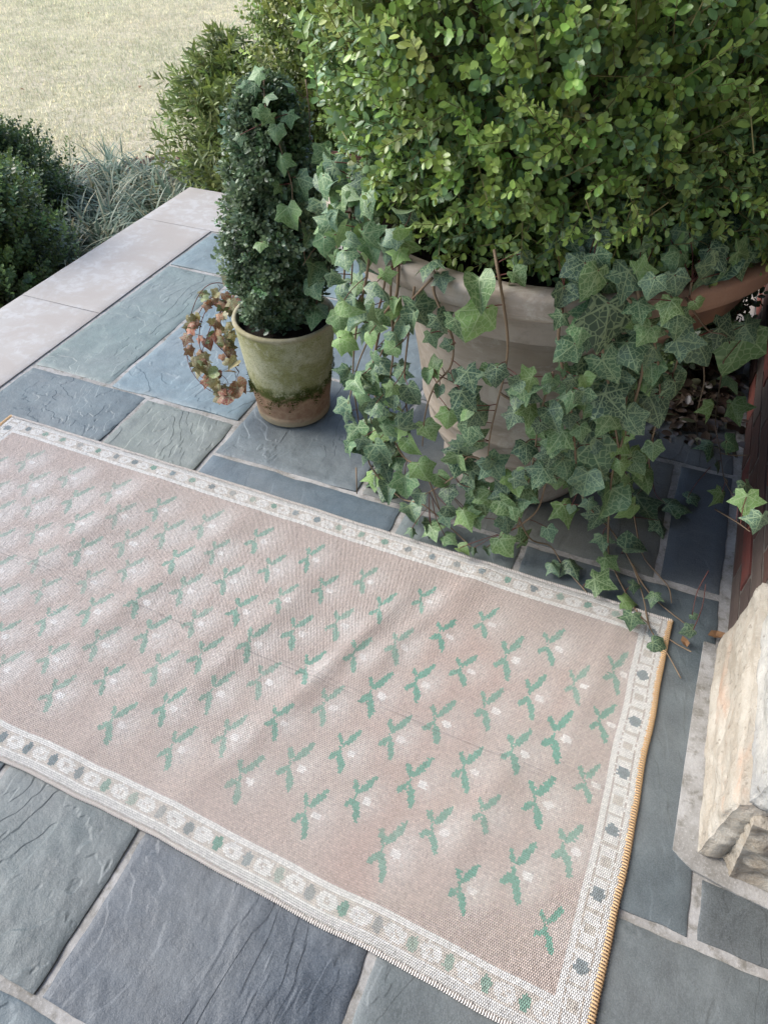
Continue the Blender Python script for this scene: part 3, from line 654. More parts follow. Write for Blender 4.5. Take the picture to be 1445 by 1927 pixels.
def shrub_parts(root, name_leaf, T, P, D, N, S, K, single=300, mat='leaf', mato='leafo'):
    """the leaves that show largest become objects of their own, the rest one part"""
    tc = CAMP-P; dist = np.linalg.norm(tc, axis=1); fac = np.abs((N*tc).sum(1))/dist; score = S/dist*(.3+fac)
    # keep to leaves in the outer shell in front: nothing nearer along the same direction
    d3 = -tc/dist[:, None]; r_ = d3@np.array(CR); u_ = d3@np.array(CU); f_ = d3@np.array(CF); ok = f_ > .2
    px, py = r_/np.maximum(f_, .01), u_/np.maximum(f_, .01); ok &= (abs(px) < .56) & (abs(py) < .74)
    cell = (np.floor(px*55).astype(int)*100000+np.floor(py*55).astype(int)); order = np.argsort(dist); seen = set(); front = np.zeros(len(P), bool)
    for q in order:
        if not ok[q]: continue
        if cell[q] not in seen: seen.add(cell[q]); front[q] = True
    cand = np.where(front)[0]; cand = cand[np.argsort(-score[cand])][:single]
    keep = np.ones(len(P), bool); keep[cand] = False
    o = link('foliage', leaf_mesh('foliage', T, P[keep], D[keep], N[keep], S[keep], K[keep]), MAT[mat], root); o['kind'] = 'stuff'
    pm = leaf_proto(name_leaf, T)
    for q in cand: link(name_leaf, pm, MAT[mato], root, frame(P[q], D[q], N[q], S[q]), K[q])
def branches(root, base, tips, r0, seed, name='branch', n=14):
    rs = random.Random(seed); parts = []
    for q in range(n):
        t = tips[rs.randrange(len(tips))]; b_ = np.array(base)+np.array([rs.gauss(0, .02), rs.gauss(0, .02), 0]); m_ = b_*.5+np.array(t)*.5+np.array([rs.gauss(0, .03), rs.gauss(0, .03), .04])
        parts.append(tube([b_, m_, t], r0, r0*.25, 6, 4))
    return link(name, mesh(name, *merge(parts), True), MAT['bark'], root)
def cfn(base, var, alt=None, pa=.0):
    base = np.array(base)
    def f(n, rs):
        c = base*np.exp(rs.normal(0, var, (n, 1)))*np.exp(rs.normal(0, .07, (n, 3)))
        if alt is not None:
            k = rs.random(n) < pa; c[k] = np.array(alt)*np.exp(rs.normal(0, .2, (k.sum(), 1)))
        return c
    return f

# ------------------------------------------------------------------ large planter
B0, B1 = (-.24, 1.525), (-.255, 1.563)
def pax(z): t = min(max(z/.72, 0), 1.2); return (B0[0]+(B1[0]-B0[0])*t, B0[1]+(B1[1]-B0[1])*t)
prof = [(.18, .004), (.192, .006), (.197, .02), (.197, .05), (.190, .058), (.184, .064), (.190, .078), (.206, .10), (.226, .13), (.236, .155), (.2365, .160), (.244, .164), (.2445, .172), (.239, .177), (.250, .21), (.256, .226), (.2565, .231), (.264, .235), (.2645, .243), (.259, .248), (.270, .29), (.282, .36), (.298, .44), (.318, .52), (.345, .585), (.372, .615), (.381, .622), (.384, .630), (.378, .636), (.40, .646), (.432, .655), (.461, .664), (.474, .674), (.479, .688), (.481, .704), (.484, .710), (.482, .719), (.470, .722), (.444, .720), (.436, .712), (.430, .66), (.425, .60)]
planter = empty('large_planter', (B0[0], B0[1], 0), 'large weathered terracotta urn planter with moulded rim holding the big boxwood', 'planter')
AXF = lambda z: (pax(z)[0]-B0[0], pax(z)[1]-B0[1])
ob_prof = lathe(prof[:29], 128, lambda z: (pax(z)[0]-B0[0], pax(z)[1]-B0[1]), .0035, 1)
o = link('planter_body', mesh('planter_body', *ob_prof, True), MAT['planter'], None); o.parent = planter
o = link('rim', mesh('rim', *lathe(prof[28:], 128, AXF, .0035, 1), True), MAT['planter'], None); o.parent = planter
def soil_disc(name, cx, cy, z, r, amp, seed, parent):
    V = [(cx, cy, z+amp)]; F = []; n = 48; rings = 10
    for k in range(1, rings+1):
        for q in range(n):
            t = 6.2832*q/n; rr = r*k/rings; x, y = cx+rr*math.cos(t), cy+rr*math.sin(t)
            V.append((x, y, z+amp*2*(float(fbm(np.array([x*30]), np.array([y*30]), seed)[0])-.3)*(1 if k < rings else 0)))
    for q in range(n): F.append((0, 1+q, 1+(q+1) % n))
    for k in range(rings-1):
        for q in range(n): a = 1+k*n; F.append((a+q, a+n+q, a+n+(q+1) % n, a+(q+1) % n))
    return link(name, mesh(name, V, F, True), MAT['soil'], parent)
soil_disc('potting_soil', B1[0], B1[1], .655, .432, .012, 3, planter)

# boxwood ball in the large planter
rs = np.random.default_rng(21)
CB = np.array([-.235, 1.60, 1.07]); RB = np.array([.54, .53, .48])
bush = empty('boxwood_shrub', (B1[0], B1[1], .66), 'big rounded green boxwood shrub overflowing the large terracotta planter', 'shrub')
allp = []; stems = []
for n_s, m_, sh in ((3300, 1.0, 0), (1900, .90, 1), (1000, .78, 2), (600, .6, 3)):
    u = fib(n_s, rs); rad = m_*(1+.085*lumps(u, 5))+rs.normal(0, .03, n_s)
    uz = u[:, 2]; rad_xy = np.sqrt(np.clip(1-np.where(uz < 0, np.abs(uz)**5, uz**2), 0, 1)); uh = u[:, :2]/(np.linalg.norm(u[:, :2], axis=1, keepdims=True)+1e-6)
    tips = np.c_[CB[:2]+uh*RB[:2]*(rad_xy*rad)[:, None], CB[2]+uz*RB[2]*rad]
    # lower skirt stays wide like a clipped ball sitting on the rim
    tips[:, 2] = np.maximum(tips[:, 2], .675+rs.uniform(0, .07, n_s))
    nrm = unit(u/RB); dirs = unit(nrm+np.array([0, 0, .42])+rs.normal(0, .33, (n_s, 3)))
    ok = (tips[:, 0] < .33) & ((np.hypot(tips[:, 0]-B1[0], tips[:, 1]-B1[1]) < .53) | (tips[:, 2] > .75)) 
    t_, d_ = tips[ok], dirs[ok]
    allp.append(list(sprigs(t_, d_, .088, 7, .0188, cfn((.20, .295, .078), .28, (.12, .21, .09), .33), rs, .85, .05, .75))); stems.append(stem_mesh(t_, d_, .10, .0011))
P, D, N, S, K = (np.concatenate([a[q] for a in allp]) for q in range(5))
ok = (P[:, 0] < .335); P, D, N, S, K = P[ok], D[ok], N[ok], S[ok], K[ok]
shrub_parts(bush, 'leaf', BOX_T, P, D, N, S, K)
o = link('twigs', mesh('twigs', *merge(stems), False), MAT['twig'], bush); o['kind'] = 'stuff'
tipsel = CB+fib(60, rs)*RB*.82; tipsel = tipsel[tipsel[:, 2] > .8]
branches(bush, (B1[0], B1[1], .66), tipsel, .008, 4, n=46)

# ------------------------------------------------------------------ small pot + topiary
SP = (-.911, 1.496)
pot = empty('flower_pot', (SP[0], SP[1], 0), 'small tapered terracotta flower pot coated with green algae and a moss band', 'pot')
pp = [(.085, .006), (.1005, .006), (.104, .009), (.1075, .014), (.1090, .030), (.1092, .034), (.1070, .037), (.1080, .041), (.116, .10), (.128, .22), (.1355, .296), (.1365, .304), (.1398, .309), (.1402, .314), (.1385, .318), (.131, .3185), (.1275, .315), (.126, .27)]
o = link('pot_body', mesh('pot_body', *lathe(pp[:12], 96, lambda z: (0, 0), .003, 2), True), MAT['spot'], None); o.parent = pot
o = link('rim', mesh('rim', *lathe(pp[11:], 96, lambda z: (0, 0), .003, 2), True), MAT['spot'], None); o.parent = pot
soil_disc('potting_soil', SP[0], SP[1], .280, .128, .010, 8, pot)
# moss tufts in the band
n = 2600; th = rg.uniform(0, 6.283, n); zc = .118+.016*np.sin(th*2+1)+.01*np.sin(th*5)+.013*np.sin(th*9+2)-.012*(np.cos(th+2.6)); z = zc+rg.normal(0, .011, n); rr = .1165+(z-.10)*.1+.0008
dn = np.c_[np.cos(th), np.sin(th), np.zeros(n)]; P = np.c_[dn[:, :2]*rr[:, None]+np.array(SP), z]; kk = fbm(th*4, z*60, 12, 3) > .42; P = P[kk]; dn = dn[kk]; n = len(P)
D = unit(dn+np.array([0, 0, .5])+rg.normal(0, .5, (n, 3))); N = unit(rg.normal(0, 1, (n, 3)))
o = link('moss', leaf_mesh('moss', LAN_T, P, D, N, rg.uniform(.004, .009, n), np.tile([.05, .065, .012], (n, 1))), MAT['moss'], pot); o['kind'] = 'stuff'
for q, (dx, dy, s) in enumerate([(.012, -.112, .017)]):
    m_ = rough = None
    V = [(rg.normal(0, 1), rg.normal(0, 1), rg.normal(0, 1)) for _ in range(14)]
    import bmesh
    bmx = bmesh.new()
    for v in V: bmx.verts.new(Vector(v).normalized()*1.0*Vector((1, .7, .5)).length)
    bmesh.ops.convex_hull(bmx, input=bmx.verts); me = bpy.data.meshes.new('clay_shard'); bmx.to_mesh(me); bmx.free()
    o = link('clay_shard', me, MAT['chip'], None, Matrix.Translation((SP[0]+dx, SP[1]+dy, .288)) @ Matrix.Diagonal((s, s*.6, s*.45, 1)))
    tag(o, 'reddish clay shard on the dark soil of the small pot' , 'shard')
rs = np.random.default_rng(33)
top = empty('boxwood_topiary', (SP[0], SP[1], .28), 'narrow column of tiny dark blue-green boxwood leaves growing in the mossy pot', 'shrub')
allp = []
for n_s, m_ in ((1700, 1.0), (1100, .86), (700, .68)):
    t = rs.random(n_s); th = rs.uniform(0, 6.283, n_s); z = .322+.56*t
    prof_r = np.interp(t, [0, .06, .2, .45, .7, .88, .97, 1.0], [.06, .102, .126, .124, .106, .080, .050, .018])*m_*(1+.13*np.sin(th*2+z*14)+.10*np.sin(th*5-z*23)+.08*np.sin(th*3+z*41)+rs.normal(0, .07, n_s))
    lean = np.c_[.005*t, .015*t]
    tips = np.c_[SP[0]+lean[:, 0]+prof_r*np.cos(th), SP[1]+lean[:, 1]+prof_r*np.sin(th), z]
    nrm = np.c_[np.cos(th), np.sin(th), .25+1.2*(t > .92)]; dirs = unit(nrm+np.array([0, 0, .5])+rs.normal(0, .3, (n_s, 3)))
    allp.append(list(sprigs(tips, dirs, .050, 5, .0155, cfn((.075, .118, .066), .24, (.115, .16, .095), .3), rs, .85, .0, .12)))
P, D, N, S, K = (np.concatenate([a[q] for a in allp]) for q in range(5))
shrub_parts(top, 'leaf', BOX_T, P, D, N, S, K)
o = link('trunk', mesh('trunk', *merge([tube([(SP[0]+.01, SP[1], .275), (SP[0], SP[1]+.01, .5), (SP[0]-.02, SP[1]+.01, .8)], .010, .004, 8, 4), tube([(SP[0]-.02, SP[1]+.015, .275), (SP[0]-.04, SP[1], .5), (SP[0]-.05, SP[1]+.01, .75)], .007, .003, 8, 4)]), True), MAT['bark'], top)

# ------------------------------------------------------------------ background shrubs
def back_shrub(name, loc, label, tips, dirs, L, pairs, size, colf, T, seed, open_=.8, tipgrow=.3, single=300, nb=16, br=.006, cat='shrub'):
    rs = np.random.default_rng(seed); root = empty(name, loc, label, cat)
    P, D, N, S, K = sprigs(tips, dirs, L, pairs, size, colf, rs, open_, .0, tipgrow)
    shrub_parts(root, 'leaf', T, P, D, N, S, K, single)
    branches(root, loc, tips[::7], br, seed, n=nb); return root
def upright(cx, cy, z0, z1, rx, ry, n, seed, taper=1.6, spread=.35, layers=(1., .8, .55)):
    rs = np.random.default_rng(seed); T_, D_ = [], []
    for m_ in layers:
        t = rs.random(n)**.8; th = rs.uniform(0, 6.283, n); r = m_*np.interp(t, [0, .15, .5, .8, 1], [.75, .95, 1., .8, .25])*(1+.16*np.sin(th*3+seed)+.1*np.sin(th*7+t*9)+rs.normal(0, .09, n))
        T_.append(np.c_[cx+rx*r*np.cos(th), cy+ry*r*np.sin(th), z0+(z1-z0)*t*(1+.08*np.sin(th*4+seed))]); D_.append(unit(np.c_[np.cos(th)*spread*2, np.sin(th)*spread*2, np.full(n, .9)]+rs.normal(0, .3, (n, 3))))
    return np.concatenate(T_), np.concatenate(D_)
t_, d_ = upright(-2.74, 2.00, GZ+.05, .42, .36, .42, 1050, 51, spread=.3)
back_shrub('dark_shrub', (-2.74, 2.0, GZ+.03), 'dark glossy upright shrub in the bed beyond the limestone coping', t_, d_, .12, 8, .021, cfn((.095, .14, .055), .3, (.17, .24, .07), .22), BOX_T, 52, .9, .35)
t_, d_ = upright(-3.15, 2.55, GZ+.05, .26, .34, .38, 900, 55, spread=.3)
back_shrub('dark_shrub', (-3.15, 2.55, GZ+.03), 'smaller dark upright shrub behind the glossy one at the lawn edge', t_, d_, .12, 8, .021, cfn((.065, .10, .042), .3, (.13, .19, .06), .15), BOX_T, 56, .9, .4)
t_, d_ = upright(-2.12, 3.22, GZ+.05, .52, .36, .30, 230, 61, spread=.55, layers=(1.1, .85, .6))
back_shrub('leafy_shrub', (-2.12, 3.22, GZ+.03), 'loose olive green shrub with long narrow leaves behind the topiary', t_, d_, .17, 8, .058, cfn((.16, .205, .065), .25, (.16, .19, .06), .3), LAN_T, 62, .75, .45)
t_, d_ = upright(-1.62, 3.45, GZ+.05, 1.25, .42, .40, 2100, 71, spread=.5)
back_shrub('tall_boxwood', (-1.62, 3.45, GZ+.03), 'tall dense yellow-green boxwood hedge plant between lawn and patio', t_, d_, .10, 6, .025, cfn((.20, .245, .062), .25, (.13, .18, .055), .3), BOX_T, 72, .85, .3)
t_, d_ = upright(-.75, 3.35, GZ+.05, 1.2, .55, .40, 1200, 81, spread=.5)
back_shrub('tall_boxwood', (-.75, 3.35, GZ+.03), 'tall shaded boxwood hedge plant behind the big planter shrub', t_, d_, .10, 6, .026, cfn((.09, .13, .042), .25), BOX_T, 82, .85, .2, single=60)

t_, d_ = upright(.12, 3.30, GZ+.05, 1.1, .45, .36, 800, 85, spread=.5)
back_shrub('tall_boxwood', (.12, 3.30, GZ+.03), 'tall dark boxwood hedge plant added to block light at the far end of the brick wall', t_, d_, .10, 6, .028, cfn((.07, .10, .036), .25), BOX_T, 86, .85, .2, single=10)  # extra plant, added to block light and view behind the planter
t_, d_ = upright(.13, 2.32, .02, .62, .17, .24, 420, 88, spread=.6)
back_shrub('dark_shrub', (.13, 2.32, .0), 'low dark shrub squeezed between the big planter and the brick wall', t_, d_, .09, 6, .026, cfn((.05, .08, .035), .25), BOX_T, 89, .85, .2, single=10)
# dark litter swept into the corner behind the planter
n = 900; x = rg.normal(.17, .10, n); y = rg.normal(2.05, .16, n); k = (x < .33) & (y > 1.76); x, y = x[k], y[k]; n = len(x)
P = np.c_[x, y, .004+np.abs(rg.normal(0, .014, n))]; D = unit(rg.normal(0, 1, (n, 3))*np.array([1, 1, .25])); N = unit(rg.normal(0, .5, (n, 3))+np.array([0, 0, 1]))
o = link('leaf_litter', leaf_mesh('leaf_litter', BOX_T, P, D, N, rg.uniform(.02, .05, n), np.array([.05, .035, .025])*rg.uniform(.4, 1.8, (n, 1))), MAT['leaf']); tag(o, 'dark dead leaf litter heaped in the corner between planter and brick wall', 'leaf litter', kind='stuff')
# ------------------------------------------------------------------ strap-leaved clumps
rs = np.random.default_rng(91)
def strap_clump(cx, cy, n, L, seed, label):
    rs = np.random.default_rng(seed); seg = 6; V = []; Q = []; Cc = []
    for q in range(n):
        a = rs.uniform(0, 6.283); l = L*rs.uniform(.6, 1.15); w_ = rs.uniform(.0038, .0065); lean = rs.uniform(.45, 1.3)
        b0 = np.array([cx+rs.normal(0, .05), cy+rs.normal(0, .05), GZ+.03]); d = np.array([math.cos(a), math.sin(a), 0]); sd_ = np.array([-d[1], d[0], 0]); tw = rs.normal(0, .5)
        o = len(V); c = (np.array([.085, .13, .10]) if rs.random() < .72 else np.array([.33, .30, .20]))*rs.uniform(.6, 1.5)
        for k in range(seg+1):
            t = k/seg; ph = lean*(.35+1.9*t); 
            x = l*(t*math.sin(ph*.62)); z = l*t*math.cos(ph*.62)
            p = b0+d*x+np.array([0, 0, max(z, -.02)])+sd_*tw*.03*t*t; ww = w_*(1-.9*t**3)*(.6+.4*min(1, t*5))
            V += [p-sd_*ww, p+sd_*ww]
            if k: i_ = o+2*(k-1); Q.append((i_, i_+1, i_+3, i_+2)); Cc += [c]*4
    root = empty('liriope_clump', (cx, cy, GZ+.03), label, 'grass clump', 'strap-leaved clumps along the bed')
    o = link('blades', mesh_np('blades', np.array(V), [np.array(Q)], True, np.array(Cc)), MAT['lir'], root); o['kind'] = 'stuff'
cl = [(-2.45, 2.50), (-2.33, 2.78), (-2.62, 2.78), (-2.80, 3.02), (-2.55, 3.05), (-2.40, 2.98), (-2.98, 3.22), (-2.76, 3.28), (-2.52, 3.34), (-3.12, 3.02), (-2.50, 2.28), (-3.0, 2.85), (-2.2, 3.0), (-2.65, 2.55)]
for q, (x, y) in enumerate(cl): strap_clump(x, y, 135, .31, 200+q, 'arching grey-green strap-leaved grass clump beside the limestone coping')
# dry leaves in the bed
DL = mesh('dry_leaf', [(-.5, 0, 0), (-.2, .28, .10), (.2, .30, .02), (.55, .05, .14), (.2, -.26, .06), (-.2, -.30, .16), (0, 0, -.04)], [(6, 0, 5), (6, 1, 0), (6, 2, 1), (6, 3, 2), (6, 4, 3), (6, 5, 4)], False)
for q in range(26):
    x, y = rs.uniform(-2.75, -2.2), rs.uniform(1.5, 3.0)
    o = link('dry_leaf', DL, MAT['dry'], None, Matrix.Translation((x, y, GZ+.07)) @ Matrix.Rotation(rs.uniform(0, 6), 4, 'Z') @ Matrix.Rotation(rs.normal(0, .4), 4, 'X') @ Matrix.Scale(rs.uniform(.04, .09), 4)); tag(o, 'dry brown leaf lying on the mulch by the coping', 'leaf', 'dry leaves on the mulch')
# world positions: leaf base xyz, tip direction, face normal, length
IVY_LEFT = [
(-0.430,1.111,0.762,0.13,-0.34,-0.93,0.04,-0.94,0.35,0.044),
(-0.454,1.109,0.741,-0.10,-0.53,-0.84,-0.32,-0.79,0.53,0.025),
(-0.387,1.078,0.667,0.42,0.04,-0.91,0.22,-0.97,0.05,0.059),
(-0.387,1.078,0.650,-0.13,-0.48,-0.87,-0.32,-0.81,0.49,0.038),
(-0.469,1.127,0.614,0.70,-0.28,-0.66,0.10,-0.87,0.48,0.041),
(-0.429,1.087,0.594,0.66,-0.42,-0.63,0.53,-0.34,0.78,0.037),
(-0.489,1.131,0.577,0.13,-0.51,-0.85,0.01,-0.86,0.52,0.031),
(-0.542,1.153,0.613,0.16,-0.71,-0.68,-0.36,-0.68,0.64,0.036),
(-0.537,1.164,0.637,0.20,-0.92,-0.32,-0.16,-0.36,0.92,0.030),
(-0.427,1.096,0.657,-0.21,-0.80,-0.56,-0.34,-0.48,0.81,0.023),
(-0.519,1.191,0.443,-0.28,-0.47,-0.84,-0.31,-0.78,0.54,0.062),
(-0.433,1.134,0.486,0.08,-0.53,-0.85,-0.30,-0.82,0.49,0.038),
(-0.442,1.134,0.445,0.12,-0.83,-0.54,-0.07,-0.55,0.83,0.050),
(-0.543,1.198,0.405,0.25,-0.51,-0.82,-0.63,-0.73,0.26,0.038),
(-0.455,1.146,0.419,0.30,-0.34,-0.89,-0.60,-0.79,0.10,0.051),
(-0.403,1.101,0.474,0.54,-0.23,-0.81,0.12,-0.93,0.34,0.046),
(-0.448,1.178,0.312,-0.13,-0.63,-0.77,-0.11,-0.76,0.64,0.048),
(-0.419,1.156,0.293,0.64,-0.44,-0.63,-0.25,-0.89,0.37,0.044),
(-0.507,1.188,0.259,0.21,-0.50,-0.84,-0.22,-0.86,0.45,0.043),
(-0.589,1.309,0.172,-0.02,-0.69,-0.73,-0.26,-0.70,0.67,0.047),
(-0.628,1.284,0.251,0.33,-0.53,-0.78,-0.51,-0.80,0.33,0.060),
(-0.629,1.268,0.224,0.04,-0.61,-0.79,-0.31,-0.76,0.57,0.028),
(-0.485,1.206,0.220,0.06,-0.63,-0.78,-0.22,-0.77,0.60,0.041),
(-0.583,1.290,0.105,-0.22,-0.79,-0.58,-0.43,-0.45,0.78,0.041),
(-0.550,1.324,0.040,0.62,-0.77,-0.13,0.14,-0.30,0.94,0.057),
(-0.559,1.282,0.024,0.42,-0.91,-0.03,-0.08,-0.12,0.99,0.042),
(-0.510,1.273,0.022,-0.01,-1.00,-0.08,0.13,-0.20,0.97,0.056),
(-0.467,1.198,0.189,0.52,-0.76,-0.37,-0.27,-0.57,0.78,0.041),
(-0.434,1.174,0.160,0.29,-0.59,-0.76,0.14,-0.76,0.64,0.058),
(-0.389,1.138,0.242,0.64,-0.25,-0.73,0.20,-0.86,0.47,0.055),
(-0.394,1.192,0.102,-0.21,-0.56,-0.80,-0.17,-0.78,0.59,0.038),
(-0.429,1.200,0.038,0.67,-0.74,-0.09,0.08,-0.21,0.97,0.054),
(-0.561,1.293,0.025,0.35,-0.94,-0.05,-0.01,-0.13,0.99,0.055),
(-0.508,1.255,0.034,0.36,-0.93,-0.07,0.02,-0.17,0.98,0.050),
(-0.395,1.130,0.038,0.45,-0.89,-0.08,0.25,-0.08,0.96,0.024),
(-0.409,1.038,0.598,-0.75,0.01,-0.67,-0.05,-1.00,0.04,0.033),
(-0.612,1.276,0.121,0.83,0.19,-0.52,-0.06,-0.90,-0.42,0.037),
(-0.509,1.170,0.829,0.01,-0.45,-0.89,-0.32,-0.85,0.43,0.027),
(-0.489,1.153,0.336,0.54,0.10,-0.84,-0.75,0.50,-0.42,0.049),
(-0.407,1.120,0.618,-0.41,-0.67,-0.62,-0.44,-0.45,0.78,0.032),
(-0.572,1.306,0.122,-0.75,-0.66,-0.07,0.34,-0.48,0.81,0.062),
(-0.530,1.121,0.441,0.65,-0.76,-0.02,-0.52,-0.46,0.72,0.041),
(-0.647,1.318,0.417,0.66,-0.72,-0.21,0.13,-0.17,0.98,0.057),
(-0.610,1.249,0.750,0.19,-0.84,-0.50,0.32,-0.43,0.84,0.041),
(-0.566,1.244,0.592,-0.62,-0.09,-0.78,0.06,-1.00,0.07,0.046),
(-0.421,1.076,0.799,0.80,0.55,-0.22,0.42,-0.79,-0.45,0.030),
(-0.630,1.299,0.333,-0.08,-0.62,-0.78,0.81,-0.49,0.31,0.038),
(-0.489,1.204,0.269,0.48,-0.68,-0.55,0.11,-0.58,0.81,0.046),
(-0.532,1.188,0.824,0.06,-0.34,-0.94,0.06,-0.94,0.34,0.036),
(-0.399,1.064,0.629,-0.38,-0.48,-0.79,-0.04,-0.84,0.54,0.029),
(-0.415,1.078,0.385,0.84,0.33,-0.43,0.30,-0.94,-0.13,0.048),
(-0.537,1.161,0.252,0.71,-0.06,-0.70,0.07,-0.99,0.15,0.036),
(-0.511,1.153,0.815,0.38,-0.79,-0.48,-0.50,-0.61,0.62,0.039),
(-0.555,1.334,0.089,-0.04,-0.95,-0.32,-0.46,-0.27,0.85,0.064),
(-0.617,1.291,0.178,0.75,-0.27,-0.60,-0.30,-0.95,0.06,0.059),
(-0.551,1.269,0.801,0.20,-0.73,-0.66,-0.38,-0.68,0.63,0.034),
(-0.585,1.321,0.142,0.26,-0.92,-0.28,-0.48,-0.38,0.79,0.042),
(-0.419,1.138,0.807,-0.93,-0.24,-0.27,0.36,-0.69,-0.63,0.041),
(-0.490,1.093,0.771,0.64,-0.02,-0.77,-0.09,-0.99,-0.05,0.042),
(-0.678,1.398,0.765,-0.05,-0.94,-0.34,-0.63,-0.24,0.74,0.030),
(-0.436,1.137,0.699,-0.03,-0.51,-0.86,0.04,-0.86,0.51,0.035),
(-0.525,1.208,0.529,0.21,-0.63,-0.74,-0.59,-0.69,0.42,0.050),
(-0.593,1.312,0.178,0.35,-0.73,-0.59,-0.17,-0.67,0.72,0.036),
(-0.614,1.319,0.314,-0.21,-0.87,-0.44,-0.66,-0.21,0.73,0.052),
(-0.527,1.080,0.644,0.87,-0.31,-0.39,-0.35,-0.94,-0.03,0.042),
(-0.468,1.201,0.382,0.37,-0.56,-0.74,-0.87,-0.49,-0.06,0.047),
(-0.497,1.163,0.474,-0.17,-0.80,-0.57,-0.49,-0.44,0.76,0.047),
(-0.437,1.098,0.634,0.63,0.67,-0.40,0.72,-0.70,-0.04,0.035),
(-0.430,1.136,0.718,-0.52,-0.72,-0.45,0.15,-0.60,0.78,0.040),
(-0.480,1.089,0.581,0.27,-0.69,-0.67,-0.22,-0.72,0.66,0.028),
(-0.536,1.221,0.310,-0.38,-0.48,-0.79,-0.92,0.31,0.25,0.044),
(-0.656,1.340,0.770,-0.76,-0.62,-0.18,-0.55,0.47,0.69,0.040),
(-0.653,1.310,0.473,0.38,-0.73,-0.57,0.33,-0.47,0.82,0.050),
(-0.495,1.154,0.240,0.49,-0.56,-0.67,-0.84,-0.50,-0.20,0.032),
(-0.534,1.108,0.727,0.36,-0.89,-0.28,-0.29,-0.39,0.87,0.041),
(-0.424,1.084,0.783,-0.73,-0.58,-0.36,0.24,-0.70,0.67,0.032),
(-0.580,1.317,0.107,0.33,-0.81,-0.48,-0.48,-0.58,0.66,0.036),
(-0.462,1.110,0.346,0.81,-0.22,-0.54,-0.06,-0.96,0.28,0.036),
(-0.482,1.124,0.763,0.04,-0.14,-0.99,0.55,-0.82,0.14,0.025),
(-0.481,1.197,0.847,0.67,-0.19,-0.71,-0.04,-0.97,0.22,0.028),
(-0.651,1.335,0.759,0.30,-0.87,-0.38,-0.87,-0.42,0.28,0.031),
(-0.534,1.177,0.742,0.13,-0.99,-0.01,0.18,0.01,0.98,0.037),
(-0.465,1.070,0.553,0.32,-0.28,-0.91,-0.50,-0.86,0.10,0.029),
(-0.545,1.155,0.703,0.99,0.02,-0.12,0.12,0.07,0.99,0.034),
(-0.622,1.285,0.130,0.86,-0.49,-0.12,0.11,-0.06,0.99,0.059),
(-0.470,1.130,0.754,-0.19,-0.97,-0.13,-0.66,0.03,0.75,0.027),
(-0.512,1.173,0.762,-0.23,-0.70,-0.67,-0.95,0.03,0.30,0.039),
(-0.518,1.146,0.567,-0.79,-0.51,-0.34,-0.28,-0.19,0.94,0.044),
(-0.483,1.191,0.405,0.65,-0.43,-0.63,-0.71,-0.64,-0.29,0.044),
(-0.592,1.301,0.096,0.72,-0.19,0.66,-0.62,-0.61,0.49,0.043),
(-0.535,1.267,0.808,-0.62,-0.18,-0.77,0.52,-0.83,-0.21,0.045),
(-0.484,1.188,0.492,-0.07,-0.17,-0.98,0.56,-0.82,0.10,0.031),
(-0.544,1.217,0.568,-0.41,-0.32,-0.85,0.22,-0.94,0.25,0.032),
(-0.472,1.217,0.198,-0.21,-0.79,-0.58,-0.96,0.05,0.28,0.057),
(-0.450,1.168,0.472,0.73,-0.41,-0.54,0.22,-0.61,0.76,0.030),
(-0.555,1.194,0.797,0.75,0.06,-0.66,0.31,-0.91,0.27,0.036),
(-0.454,1.056,0.664,-0.17,-0.05,-0.98,-0.83,-0.53,0.17,0.039),
(-0.602,1.223,0.723,0.88,-0.46,-0.11,-0.37,-0.80,0.47,0.044),
(-0.439,1.064,0.725,0.37,-0.07,-0.93,0.04,-0.99,0.10,0.027),
(-0.499,1.150,0.440,0.31,-0.31,-0.90,-0.20,-0.95,0.26,0.050),
(-0.431,1.116,0.726,-0.73,-0.05,-0.68,-0.10,-0.98,0.19,0.041),
(-0.489,1.149,0.362,0.19,-0.57,-0.80,-0.58,-0.72,0.37,0.045),
(-0.567,1.132,0.700,0.64,0.15,-0.75,0.24,-0.97,0.01,0.029),
(-0.575,1.189,0.392,0.75,-0.07,-0.65,0.21,-0.91,0.35,0.037),
(-0.472,1.136,0.381,-0.85,-0.47,-0.22,0.25,-0.74,0.62,0.044),
(-0.535,1.159,0.601,0.28,-0.14,-0.95,0.41,-0.87,0.25,0.028),
(-0.589,1.160,0.650,0.73,0.10,-0.67,-0.00,-0.99,-0.15,0.036),
(-0.520,1.143,0.554,0.87,-0.47,-0.16,-0.16,-0.57,0.81,0.034),
(-0.567,1.231,0.830,0.65,-0.39,-0.65,-0.38,-0.91,0.17,0.027),
(-0.474,1.211,0.849,0.39,-0.59,-0.71,-0.16,-0.80,0.57,0.038),
(-0.508,1.163,0.446,0.88,0.29,-0.37,0.43,-0.83,0.36,0.042),
(-0.596,1.267,0.499,-0.14,-0.82,-0.56,-0.90,-0.12,0.41,0.041),
(-0.494,1.143,0.261,0.72,-0.30,-0.63,0.05,-0.88,0.47,0.055),
(-0.542,1.130,0.763,-0.36,-0.69,-0.63,-0.93,0.27,0.24,0.042),
(-0.579,1.234,0.219,0.63,-0.55,-0.55,-0.17,-0.79,0.59,0.054),
(-0.611,1.277,0.154,-0.24,-0.80,-0.54,-0.82,-0.12,0.55,0.059),
(-0.524,1.101,0.751,0.96,-0.25,-0.12,-0.11,-0.75,0.65,0.028),
(-0.525,1.179,0.574,0.24,-0.85,-0.47,-0.39,-0.53,0.76,0.033),
(-0.457,1.193,0.309,-0.00,-0.93,-0.37,0.19,-0.36,0.91,0.055),
(-0.577,1.178,0.625,-0.08,-0.79,-0.61,-0.42,-0.53,0.74,0.041),
